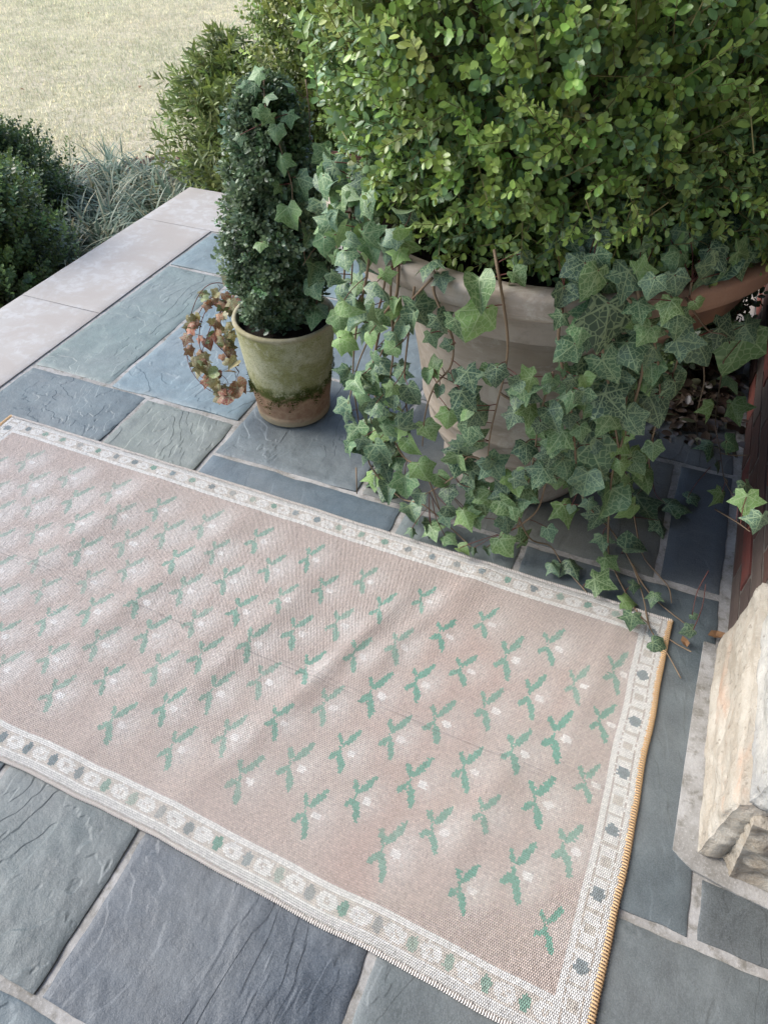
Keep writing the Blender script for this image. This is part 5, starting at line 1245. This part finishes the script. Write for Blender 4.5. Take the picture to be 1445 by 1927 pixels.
(-0.115,1.165,0.798,0.74,-0.15,-0.65,0.23,-0.86,0.46,0.041),
(0.063,1.282,0.781,-0.12,-0.65,-0.75,0.48,-0.70,0.53,0.040),
(-0.053,1.191,0.772,0.97,0.21,-0.15,0.23,-0.96,0.15,0.047),
(0.092,1.270,0.776,0.20,-0.56,-0.81,0.48,-0.66,0.57,0.052),
(0.074,1.279,0.771,0.47,-0.10,-0.88,0.15,-0.97,0.19,0.050),
]
IVY_RIGHT = [
(0.053,1.164,0.649,1.00,0.03,0.04,0.02,-0.91,0.42,0.051),
(0.092,1.236,0.613,0.67,-0.18,-0.72,0.33,-0.80,0.50,0.054),
(0.178,1.347,0.587,-0.07,-0.30,-0.95,0.32,-0.91,0.26,0.094),
(0.239,1.830,0.199,0.85,0.09,-0.52,0.22,0.83,0.51,0.051),
(0.220,1.518,0.022,0.84,0.52,0.12,-0.17,-0.29,0.94,0.041),
(0.258,1.353,0.200,-0.18,-0.89,-0.43,0.63,-0.43,0.64,0.039),
(0.250,1.148,0.398,0.41,-0.60,-0.69,0.58,-0.41,0.70,0.035),
(0.252,1.107,0.407,0.22,-0.57,-0.79,-0.10,-0.82,0.56,0.043),
(0.254,0.968,0.484,0.09,-0.51,-0.85,0.24,-0.82,0.52,0.033),
(0.169,1.333,0.432,0.29,-0.49,-0.82,0.85,-0.27,0.46,0.039),
(0.247,1.642,0.244,0.38,-0.71,-0.59,-0.58,-0.68,0.45,0.055),
(0.241,1.460,0.262,0.91,0.13,-0.41,0.41,-0.53,0.75,0.044),
(0.252,1.708,0.067,0.17,-0.97,-0.19,0.49,-0.08,0.87,0.051),
(0.251,1.503,0.165,0.32,-0.85,-0.43,0.82,0.02,0.57,0.031),
(0.264,1.056,0.065,-0.79,-0.59,-0.16,0.39,-0.70,0.60,0.030),
(0.251,1.063,0.101,0.77,-0.19,-0.61,0.10,-0.91,0.40,0.017),
]
VINES_FRONT = [
[(-0.263,1.108,0.776),(-0.251,1.089,0.759),(-0.232,1.073,0.715),(-0.214,1.076,0.637),(-0.213,1.085,0.566),(-0.221,1.093,0.487),(-0.229,1.106,0.384),(-0.228,1.126,0.266)],
[(-0.355,1.083,0.714),(-0.353,1.080,0.694),(-0.328,1.077,0.647),(-0.313,1.081,0.607),(-0.317,1.089,0.548),(-0.350,1.102,0.487),(-0.373,1.123,0.397),(-0.382,1.142,0.294)],
[(-0.130,1.097,0.580),(-0.140,1.107,0.469),(-0.138,1.127,0.346),(-0.145,1.151,0.195),(-0.150,1.163,0.107)],
[(-0.173,1.139,0.218),(-0.120,1.181,0.067),(-0.069,1.212,0.026),(-0.027,1.176,0.011),(0.040,1.118,0.010)],
[(-0.029,1.134,0.744),(0.013,1.159,0.600),(0.019,1.185,0.441),(0.020,1.219,0.274),(0.062,1.269,0.011),(0.089,1.206,0.011),(0.131,1.138,0.011),(0.171,1.091,0.009),(0.236,1.056,0.009),(0.256,0.963,0.108)],
[(-0.139,1.093,0.743),(-0.129,1.089,0.639),(-0.097,1.114,0.532),(-0.069,1.142,0.406),(-0.037,1.184,0.252),(0.011,1.242,0.135),(0.060,1.335,0.010),(0.122,1.244,0.010),(0.162,1.151,0.011),(0.187,1.073,0.009),(0.229,1.022,0.009),(0.264,0.966,0.011)],
[(-0.101,1.107,0.752),(-0.064,1.111,0.652),(-0.020,1.152,0.504),(0.034,1.226,0.303),(0.093,1.373,0.061),(0.139,1.289,0.011),(0.184,1.234,0.011),(0.212,1.203,0.011),(0.223,1.159,0.012)],
[(0.124,1.245,0.010),(0.153,1.195,0.010),(0.196,1.151,0.010),(0.258,1.111,0.012)],
[(-0.231,1.118,0.316),(-0.272,1.116,0.319),(-0.307,1.135,0.231),(-0.381,1.177,0.117)],
[(-0.218,1.089,0.516),(-0.171,1.100,0.485),(-0.142,1.112,0.446)],
[(-0.040,1.124,0.728),(0.019,1.157,0.645),(0.064,1.215,0.484),(0.081,1.272,0.311),(0.136,1.532,0.010)],
[(0.049,1.185,0.744),(0.059,1.182,0.681),(0.069,1.205,0.575),(0.064,1.215,0.484)],
[(-0.150,1.163,0.107),(-0.113,1.163,0.178),(-0.104,1.145,0.293),(-0.082,1.142,0.361)],
]
VINES_LEFT = [
[(-0.360,1.086,0.719),(-0.394,1.089,0.673),(-0.418,1.102,0.638),(-0.458,1.130,0.555),(-0.488,1.156,0.488),(-0.571,1.271,0.298),(-0.577,1.313,0.170)],
[(-0.430,1.106,0.719),(-0.434,1.105,0.657),(-0.472,1.133,0.591),(-0.524,1.197,0.416),(-0.588,1.305,0.189),(-0.574,1.284,0.064),(-0.475,1.248,0.010),(-0.391,1.191,0.066),(-0.309,1.174,0.031),(-0.242,1.148,0.009)],
[(-0.496,1.143,0.750),(-0.506,1.138,0.669),(-0.566,1.213,0.502),(-0.617,1.296,0.300),(-0.596,1.287,0.148)],
[(-0.458,1.126,0.753),(-0.462,1.116,0.667),(-0.505,1.158,0.547),(-0.613,1.313,0.336),(-0.622,1.272,0.251)],
[(-0.562,1.197,0.757),(-0.568,1.180,0.681),(-0.640,1.304,0.490),(-0.643,1.285,0.389)],
[(-0.444,1.115,0.732),(-0.447,1.111,0.651),(-0.448,1.130,0.528),(-0.478,1.177,0.357),(-0.468,1.203,0.202)],
[(-0.570,1.292,0.819),(-0.556,1.210,0.772),(-0.544,1.164,0.703),(-0.571,1.203,0.580)],
[(-0.533,1.217,0.359),(-0.487,1.199,0.279),(-0.441,1.185,0.209),(-0.378,1.159,0.202),(-0.326,1.178,0.029)],
[(-0.598,1.253,0.067),(-0.581,1.216,0.010)],
[(-0.393,1.089,0.694),(-0.406,1.103,0.600),(-0.424,1.131,0.458),(-0.417,1.149,0.337)],
]
VINES_RIGHT = [
[(0.120,1.266,0.550),(0.134,1.294,0.496),(0.149,1.357,0.385),(0.219,1.814,0.011),(0.250,1.745,0.010)],
[(0.155,1.318,0.539),(0.255,1.841,0.050),(0.255,1.555,0.154),(0.256,1.390,0.212),(0.256,1.213,0.308)],
[(0.255,1.555,0.154),(0.255,1.389,0.279),(0.255,1.268,0.376)],
[(0.255,1.326,0.170),(0.255,1.103,0.343),(0.255,0.991,0.427)],
[(0.048,1.181,0.718),(0.100,1.223,0.647),(0.147,1.293,0.598),(0.255,1.921,0.163)],
[(0.256,1.390,0.212),(0.255,1.337,0.247),(0.255,1.331,0.242)],
]
IVY_CLIMB = [
(-0.803,1.442,0.703,0.29,-0.24,-0.93,-0.27,-0.95,0.16,0.059),
(-0.817,1.411,0.647,0.41,-0.32,-0.86,0.13,-0.91,0.40,0.053),
(-0.876,1.372,0.572,0.33,-0.92,-0.20,0.01,-0.21,0.98,0.030),
(-0.783,1.446,0.584,0.13,-0.84,-0.52,0.73,-0.27,0.62,0.046),
(-0.788,1.448,0.501,0.39,-0.77,-0.51,0.77,-0.03,0.63,0.057),
(-0.894,1.454,0.872,-0.57,-0.81,-0.14,0.42,-0.43,0.80,0.032),
(-0.888,1.471,0.893,-0.89,-0.36,-0.27,0.06,-0.70,0.71,0.032),
(-0.839,1.433,0.807,0.12,-0.50,-0.86,0.30,-0.80,0.52,0.036),
(-0.826,1.465,0.823,0.39,-0.48,-0.79,0.32,-0.73,0.60,0.031),
(-0.912,1.401,0.790,0.26,-0.62,-0.74,0.26,-0.69,0.67,0.024),
(-0.828,1.421,0.749,0.10,-0.40,-0.91,0.02,-0.91,0.41,0.037),
(-0.876,1.426,0.840,0.64,-0.33,-0.70,0.53,-0.47,0.71,0.031),
(-0.848,1.426,0.830,-0.54,-0.32,-0.77,0.70,-0.69,-0.20,0.031),
(-0.867,1.450,0.855,0.97,-0.12,0.22,-0.25,-0.47,0.85,0.027),
(-0.791,1.442,0.463,0.55,-0.57,-0.61,-0.18,-0.80,0.58,0.055),
(-0.801,1.477,0.371,0.26,-0.93,-0.26,0.24,-0.20,0.95,0.068),
(-0.769,1.483,0.545,0.29,-0.44,-0.85,-0.05,-0.90,0.44,0.047),
(-0.779,1.466,0.612,0.48,-0.07,-0.87,0.31,-0.92,0.25,0.044),
(-0.794,1.448,0.657,0.53,-0.29,-0.80,0.71,-0.38,0.60,0.039),
(-0.833,1.408,0.695,0.05,-0.87,-0.50,0.87,-0.21,0.44,0.025),
(-0.774,1.507,0.646,0.29,-0.70,-0.65,0.23,-0.61,0.76,0.044),
(-0.795,1.582,0.658,0.42,-0.90,-0.09,0.32,0.05,0.95,0.047),
(-0.788,1.529,0.717,0.44,-0.63,-0.64,0.16,-0.64,0.75,0.037),
(-0.907,1.452,0.876,0.31,-0.78,-0.54,0.73,-0.16,0.66,0.027),
(-0.834,1.512,0.859,-0.66,-0.39,0.64,0.65,0.13,0.75,0.027),
]
VINES_CLIMB = [
[(-0.888,1.483,0.877),(-0.867,1.443,0.839),(-0.848,1.435,0.802),(-0.830,1.431,0.752),(-0.812,1.426,0.695),(-0.809,1.421,0.651),(-0.794,1.429,0.595),(-0.793,1.426,0.519),(-0.776,1.453,0.442)],
[(-0.834,1.569,0.863),(-0.816,1.542,0.808),(-0.801,1.506,0.764)],
[(-0.772,1.588,0.626),(-0.777,1.483,0.639),(-0.795,1.440,0.646)],
[(-0.764,1.504,0.557),(-0.780,1.447,0.539),(-0.797,1.419,0.509)],
]
VINES_RED = [
[(-1.079,1.542,0.306),(-1.130,1.560,0.327),(-1.165,1.534,0.333),(-1.200,1.512,0.296),(-1.223,1.478,0.225),(-1.202,1.418,0.185),(-1.150,1.360,0.154),(-1.089,1.344,0.117),(-1.055,1.380,0.090),(-0.997,1.424,0.089)],
[(-1.092,1.555,0.281),(-1.134,1.513,0.293),(-1.168,1.489,0.265),(-1.150,1.419,0.223),(-1.120,1.392,0.159),(-1.097,1.395,0.109),(-1.028,1.377,0.135)],
[(-1.086,1.528,0.271),(-1.167,1.537,0.291),(-1.205,1.495,0.237),(-1.190,1.433,0.205),(-1.149,1.392,0.170)],
[(-1.111,1.561,0.290),(-1.130,1.482,0.260),(-1.130,1.412,0.215),(-1.156,1.390,0.133),(-1.095,1.369,0.126)],
[(-1.049,1.440,0.129),(-1.072,1.424,0.195),(-1.103,1.429,0.228),(-1.132,1.496,0.252),(-1.124,1.548,0.277)],
[(-1.095,1.556,0.246),(-1.092,1.475,0.205),(-1.041,1.413,0.183)],
]
IVY_RED = [
(-1.188,1.412,0.189,0.48,-0.10,-0.87,0.80,-0.36,0.48,0.028),
(-1.130,1.523,0.259,0.45,-0.87,-0.21,-0.19,-0.32,0.93,0.016),
(-1.130,1.435,0.215,-0.57,-0.82,-0.11,-0.03,-0.11,0.99,0.015),
(-1.110,1.454,0.229,0.44,-0.88,-0.15,0.57,0.15,0.81,0.029),
(-1.029,1.393,0.166,-0.96,-0.17,0.21,0.05,0.66,0.75,0.029),
(-1.069,1.424,0.215,-0.16,-0.43,-0.89,0.35,-0.87,0.36,0.016),
(-1.063,1.385,0.098,-0.21,-0.80,-0.57,-0.08,-0.56,0.82,0.023),
(-1.023,1.343,0.118,-0.82,-0.52,-0.23,0.08,-0.51,0.86,0.044),
(-1.058,1.434,0.191,0.97,-0.03,-0.26,0.14,-0.78,0.61,0.016),
(-1.192,1.477,0.245,0.12,0.32,-0.94,0.48,-0.85,-0.22,0.016),
(-1.156,1.406,0.142,0.03,-0.91,-0.40,0.00,-0.40,0.91,0.034),
(-1.140,1.536,0.243,0.10,-0.95,-0.28,0.45,-0.21,0.87,0.019),
(-1.074,1.374,0.165,-0.83,-0.44,-0.33,0.16,-0.78,0.61,0.033),
(-1.179,1.409,0.203,0.32,-0.61,-0.72,0.34,-0.64,0.69,0.016),
(-1.024,1.387,0.115,-0.31,-0.77,-0.56,0.44,-0.64,0.63,0.042),
(-1.170,1.435,0.263,-0.86,-0.48,-0.17,0.01,-0.35,0.94,0.021),
(-1.117,1.567,0.281,0.69,-0.40,-0.60,0.43,-0.45,0.78,0.025),
(-1.141,1.367,0.168,0.75,0.62,-0.22,0.62,-0.55,0.55,0.031),
(-1.186,1.444,0.273,0.06,-0.39,-0.92,0.02,-0.92,0.39,0.029),
(-1.101,1.407,0.140,-0.08,-0.74,-0.67,0.22,-0.67,0.71,0.034),
(-1.123,1.453,0.227,-0.54,-0.79,0.30,0.71,-0.23,0.66,0.020),
(-1.150,1.518,0.296,0.60,-0.12,-0.79,0.69,-0.42,0.59,0.023),
(-1.107,1.536,0.282,0.80,0.51,-0.31,0.59,-0.62,0.52,0.017),
(-1.137,1.535,0.273,0.99,0.01,-0.12,0.09,-0.75,0.66,0.028),
(-1.133,1.422,0.150,-1.00,-0.05,-0.00,-0.00,-0.03,1.00,0.023),
(-1.076,1.367,0.077,-0.79,-0.56,-0.24,0.37,-0.76,0.54,0.026),
(-1.059,1.452,0.243,0.51,-0.50,-0.70,0.52,-0.47,0.71,0.022),
(-1.191,1.455,0.237,-0.88,-0.39,0.26,0.40,-0.91,-0.01,0.024),
(-1.200,1.452,0.230,0.80,-0.55,-0.24,-0.03,-0.43,0.90,0.026),
(-1.122,1.519,0.293,0.56,-0.79,-0.24,0.48,0.08,0.87,0.024),
(-1.082,1.434,0.239,0.75,-0.36,-0.56,0.67,0.42,0.61,0.023),
(-1.088,1.514,0.309,0.41,-0.63,-0.66,0.08,-0.70,0.71,0.031),
(-1.200,1.433,0.215,-0.02,-0.78,-0.62,0.19,-0.61,0.77,0.032),
(-1.081,1.487,0.231,0.36,-0.80,-0.48,0.44,-0.31,0.84,0.017),
(-0.980,1.419,0.113,-0.41,-0.84,-0.34,0.56,-0.53,0.64,0.028),
(-1.106,1.390,0.131,-0.32,-0.89,0.32,-0.13,0.38,0.92,0.024),
(-1.141,1.374,0.197,0.58,-0.80,-0.17,0.12,-0.12,0.99,0.024),
(-1.051,1.342,0.129,0.96,-0.27,-0.06,-0.02,-0.30,0.95,0.024),
(-1.060,1.503,0.261,0.53,-0.78,-0.34,0.65,0.11,0.75,0.021),
(-1.197,1.547,0.295,-0.64,-0.67,0.37,0.36,0.16,0.92,0.023),
(-1.092,1.431,0.219,0.90,-0.26,-0.36,0.26,-0.36,0.90,0.018),
(-1.101,1.446,0.207,0.95,-0.23,0.19,-0.29,-0.56,0.78,0.022),
(-1.161,1.497,0.291,0.02,-0.55,-0.84,0.26,-0.80,0.53,0.023),
(-1.076,1.410,0.198,0.55,-0.73,-0.41,0.23,-0.33,0.91,0.019),
(-1.070,1.362,0.132,0.38,-0.72,-0.58,-0.13,-0.66,0.74,0.034),
(-1.063,1.361,0.116,-0.71,-0.52,-0.47,0.25,-0.81,0.52,0.031),
(-1.125,1.481,0.253,0.34,-0.65,-0.68,0.70,-0.31,0.64,0.029),
(-1.097,1.464,0.199,0.16,-0.74,-0.65,0.95,-0.05,0.29,0.015),
(-1.032,1.413,0.187,-0.30,-0.93,-0.19,0.39,-0.30,0.87,0.031),
(-1.217,1.464,0.229,0.17,-0.43,-0.89,0.93,-0.24,0.29,0.018),
(-1.081,1.452,0.211,-0.38,-0.31,-0.87,0.30,-0.93,0.21,0.019),
(-1.099,1.467,0.274,-0.77,0.20,0.61,0.32,-0.71,0.63,0.020),
(-1.120,1.490,0.273,-0.95,0.26,-0.17,-0.19,-0.05,0.98,0.018),
(-1.119,1.545,0.259,0.16,-0.69,-0.70,0.30,-0.65,0.70,0.022),
(-1.132,1.557,0.296,0.61,-0.15,-0.77,0.10,-0.96,0.26,0.028),
(-1.119,1.373,0.186,0.93,0.19,-0.31,0.33,-0.08,0.94,0.019),
(-1.094,1.485,0.285,-0.40,-0.65,-0.64,-0.36,-0.53,0.77,0.025),
(-1.088,1.536,0.248,-0.25,-0.83,-0.49,-0.17,-0.46,0.87,0.029),
(-1.078,1.377,0.099,0.63,-0.45,-0.64,0.50,-0.40,0.77,0.030),
(-1.123,1.532,0.282,-0.33,-0.90,-0.30,0.82,-0.43,0.39,0.032),
(-1.131,1.395,0.192,0.76,-0.63,-0.18,0.51,0.39,0.77,0.026),
(-1.093,1.382,0.133,-0.17,-0.33,-0.93,0.15,-0.94,0.31,0.043),
(-1.072,1.441,0.174,-0.12,0.25,-0.96,0.20,-0.94,-0.26,0.016),
(-1.093,1.485,0.228,0.19,-0.96,-0.21,-0.22,-0.25,0.94,0.023),
(-1.093,1.471,0.224,0.88,-0.25,-0.40,0.16,-0.64,0.75,0.025),
(-1.147,1.395,0.159,0.43,0.79,0.44,0.54,-0.61,0.58,0.028),
(-1.120,1.490,0.231,-0.31,-0.67,-0.68,0.75,-0.61,0.27,0.029),
(-1.062,1.399,0.188,0.99,0.10,-0.00,0.05,-0.45,0.89,0.024),
(-1.070,1.440,0.194,0.78,-0.37,-0.51,0.31,-0.47,0.82,0.030),
(-1.108,1.516,0.323,0.37,-0.05,-0.93,0.33,-0.93,0.18,0.027),
(-1.150,1.425,0.229,0.02,-0.70,-0.72,-0.25,-0.70,0.67,0.021),
(-1.094,1.536,0.283,-0.07,-0.98,0.16,0.61,0.08,0.79,0.023),
(-1.056,1.484,0.248,-0.04,-0.82,-0.57,-0.62,-0.43,0.66,0.029),
(-1.170,1.559,0.290,0.22,-0.68,-0.70,0.58,-0.49,0.65,0.024),
(-1.199,1.544,0.297,0.43,-0.57,-0.70,0.38,-0.59,0.71,0.024),
(-1.100,1.542,0.243,0.73,-0.61,-0.29,0.41,0.06,0.91,0.030),
(-1.104,1.567,0.291,0.36,-0.91,-0.20,0.27,-0.11,0.96,0.028),
(-1.188,1.521,0.296,0.94,-0.31,0.15,-0.22,-0.23,0.95,0.026),
(-1.121,1.568,0.349,-0.13,-0.91,-0.39,0.20,-0.41,0.89,0.031),
(-1.181,1.440,0.277,0.78,0.07,-0.62,0.25,-0.94,0.21,0.019),
(-1.073,1.385,0.108,0.50,-0.48,-0.72,-0.09,-0.86,0.51,0.024),
(-1.114,1.536,0.291,0.54,-0.50,-0.68,0.51,-0.44,0.74,0.018),
(-1.145,1.539,0.310,-0.59,-0.57,-0.57,-0.09,-0.65,0.75,0.029),
(-1.171,1.445,0.265,0.53,-0.72,-0.45,0.13,-0.45,0.88,0.022),
(-1.123,1.397,0.196,0.70,-0.31,-0.65,0.59,-0.26,0.76,0.023),
(-1.181,1.462,0.271,0.44,-0.46,-0.77,0.45,-0.63,0.63,0.027),
(-1.114,1.361,0.137,0.99,-0.01,-0.16,0.12,-0.57,0.81,0.034),
(-1.179,1.443,0.253,0.83,0.56,0.07,0.24,-0.46,0.85,0.024),
(-1.069,1.470,0.262,-0.61,-0.77,-0.18,0.38,-0.48,0.79,0.023),
(-1.046,1.426,0.176,-0.55,-0.33,-0.77,0.44,-0.89,0.07,0.029),
(-1.120,1.375,0.189,0.54,-0.83,0.15,0.36,0.39,0.85,0.022),
(-1.155,1.504,0.300,-0.10,-0.33,-0.94,0.97,-0.23,-0.02,0.018),
(-1.093,1.469,0.203,0.96,-0.16,-0.21,0.14,-0.36,0.92,0.026),
(-1.091,1.442,0.240,-0.93,-0.04,-0.36,-0.05,-0.97,0.24,0.031),
(-1.129,1.386,0.155,0.88,-0.35,-0.32,0.26,-0.22,0.94,0.038),
(-1.127,1.561,0.284,0.70,-0.24,-0.67,0.63,-0.21,0.74,0.016),
(-1.130,1.554,0.280,0.30,0.71,-0.64,-0.43,0.70,0.57,0.018),
(-1.161,1.466,0.196,0.54,-0.46,-0.71,0.35,-0.64,0.68,0.033),
(-1.135,1.403,0.196,-0.12,-0.66,-0.74,0.23,-0.75,0.62,0.029),
(-1.046,1.421,0.107,0.86,-0.29,-0.43,0.37,-0.25,0.90,0.037),
(-1.117,1.452,0.277,-0.12,-0.21,-0.97,0.85,-0.53,0.01,0.023),
(-1.069,1.343,0.155,-0.12,-0.22,-0.97,0.70,-0.71,0.07,0.029),
(-1.100,1.546,0.237,0.20,-0.91,-0.36,-0.22,-0.40,0.89,0.022),
(-1.085,1.466,0.195,-0.05,-0.23,-0.97,0.58,-0.80,0.16,0.032),
(-1.181,1.404,0.152,0.80,-0.07,-0.59,0.57,-0.23,0.79,0.020),
]
# ------------------------------------------------------------------ ivy
def ivy_mesh(name, half, cup, seed, fold=0., curl=0.):
    rs = np.random.default_rng(seed); pts = [half[0]]+half[1:-1]+[half[-1]]+[(-x, y) for x, y in half[1:-1][::-1]]
    pts = [(x+rs.normal(0, .02), y+rs.normal(0, .02)) for x, y in pts]; n = len(pts); c = (0, .16)
    V = [(c[0], c[1], 0)]; 
    def z(x, y): return -cup*(x*x+(y-.1)**2)+.06*math.sin(x*7+seed)*math.cos(y*5)+fold*abs(x)-curl*max(0, y-.3)**2
    for f in (.55, 1.):
        for x, y in pts: X, Y = c[0]+(x-c[0])*f, c[1]+(y-c[1])*f; V.append((X, Y, z(X, Y)+rs.normal(0, .012)*f))
    F = [(0, 1+(k+1) % n, 1+k)[::-1] for k in range(n)]+[(1+k, 1+n+k, 1+n+(k+1) % n, 1+(k+1) % n) for k in range(n)]
    me = mesh(name, V, F, True)
    # face up: +z
    me.update()
    if sum(p.normal.z for p in me.polygons) < 0: me.flip_normals()
    l = me.uv_layers.new(name='UVMap')
    for p in me.polygons:
        for li in p.loop_indices: v = me.vertices[me.loops[li].vertex_index].co; l.data[li].uv = (v.x, v.y)
    me.materials.append(MAT['ivy']); return me
star = [(0, -.07), (.16, -.26), (.44, -.27), (.45, .03), (.76, .32), (.52, .42), (.34, .50), (.19, .74), (0, 1.04)]
broad = [(0, -.05), (.20, -.22), (.42, -.16), (.48, .08), (.66, .36), (.52, .46), (.38, .52), (.22, .76), (0, .98)]
heart = [(0, -.06), (.22, -.24), (.42, -.16), (.50, .10), (.50, .34), (.42, .52), (.30, .66), (.15, .84), (0, 1.0)]
IM = [ivy_mesh('leaf', star, .35, 1), ivy_mesh('leaf', star, .18, 2), ivy_mesh('leaf', star, .55, 3), ivy_mesh('leaf', broad, .3, 4), ivy_mesh('leaf', broad, .55, 5), ivy_mesh('leaf', heart, .4, 6), ivy_mesh('leaf', broad, .3, 7, .75, .3), ivy_mesh('leaf', star, .2, 8, -.7, .5), ivy_mesh('leaf', heart, .2, 9, .9, .6)]
IVG = [(.058, .112, .058), (.075, .14, .062), (.056, .10, .064), (.092, .16, .062), (.042, .082, .048), (.07, .122, .074), (.13, .215, .07)]
IVR = [(.20, .05, .03), (.25, .07, .04), (.20, .075, .045), (.24, .11, .06), (.15, .11, .05), (.30, .14, .08), (.12, .14, .05), (.22, .17, .08), (.34, .28, .17), (.18, .13, .04)]
def ivy(name, loc, label, leaves, vines, seed, pal, stem='vine', r0=.0026, weights=(3, 3, 2, 3, 2, 1, 2, 2, 1), petiole='redvine', petr=.0009, cat='ivy', curl=0.):
    root = empty(name, loc, label, cat); rr = random.Random(seed); vp = []
    for v in vines:
        link('vine', mesh('vine', *tube(v, r0*rr.uniform(.8, 1.2), r0*.5, 6, 5), True), MAT[stem], root)
        A = np.array(v); 
        for a, b_ in zip(A[:-1], A[1:]):
            for t in np.linspace(0, 1, 7)[:-1]: vp.append(a*(1-t)+b_*t)
    vp = np.array(vp); pet = []
    for lf in leaves:
        p = np.array(lf[0:3]); d = np.array(lf[3:6]); nn = np.array(lf[6:9]); s = lf[9]
        if p[0] > .325: p[0] = .325
        me = IM[rr.choices(range(9), weights)[0]]
        o = link('leaf', me, None, root, frame(p, d, nn, s), tuple(c*kk for kk in (rr.uniform(.75, 1.3),) for c in rr.choice(pal)))
        q = vp[np.argmin(((vp-p)**2).sum(1)+.3*np.maximum(0, p[2]-vp[:, 2]-.02)**2)]
        L = np.linalg.norm(q-p)
        if L > .10: q = p+(q-p)*.10/L
        mid = (p+q)/2+np.array([0, 0, -.006])-d*.008
        pet.append(tube([p+nn*.0006, mid, q], petr, petr*1.1, 4, 3))
    o = link('petioles', mesh('petioles', *merge(pet), True), MAT[petiole], root); o['kind'] = 'stuff'
    return root
ivy('ivy_plant', (-.5, 1.16, .7), 'dense curtain of grey-green ivy hanging between the small pot and large planter', IVY_LEFT, VINES_LEFT, 1, [tuple(c*k for c, k in zip(q, (1.15, 1.15, 1.15))) for q in IVG], 'vine', .0028, (1, 1, 2, 2, 3, 1, 4, 4, 3))
ivy('ivy_plant', (-.15, 1.10, .7), 'veined green ivy cascading over the planter front and trailing onto the rug', IVY_FRONT, VINES_FRONT, 2, IVG)
ivy('ivy_plant', (.15, 1.3, .6), 'sparse dark ivy strands hanging beside the brick wall', IVY_RIGHT, VINES_RIGHT, 3, IVG, 'bark', .0018)
ivy('climbing_ivy', (-.9, 1.36, .3), 'bright ivy strand climbing up the narrow boxwood column', IVY_CLIMB, VINES_CLIMB, 4, [(.09, .16, .07), (.11, .19, .07), (.07, .13, .06), (.13, .22, .09)], 'vine', .0020)
ivy('trailing_ivy', (-1.04, 1.45, .3), 'small red and brown ivy trailing over the left rim of the mossy pot', IVY_RED, VINES_RED, 5, IVR, 'redvine', .0014, (2, 2, 1, 2, 2, 3, 1, 1, 1), petr=.0007)

# ------------------------------------------------------------------ little things on the stones
def put_leaf(x, y, s, rz, label):
    o = link('dry_leaf', DL, MAT['dry'], None, Matrix.Translation((x, y, .013)) @ Matrix.Rotation(rz, 4, 'Z') @ Matrix.Scale(s, 4)); tag(o, label, 'leaf')
put_leaf(.322, 1.105, .036, .4, 'curled brown dead leaf wedged where the pier meets the brick wall')
put_leaf(.262, 1.060, .026, 2.0, 'pale brown crumpled leaf on the stone beside the rug corner')
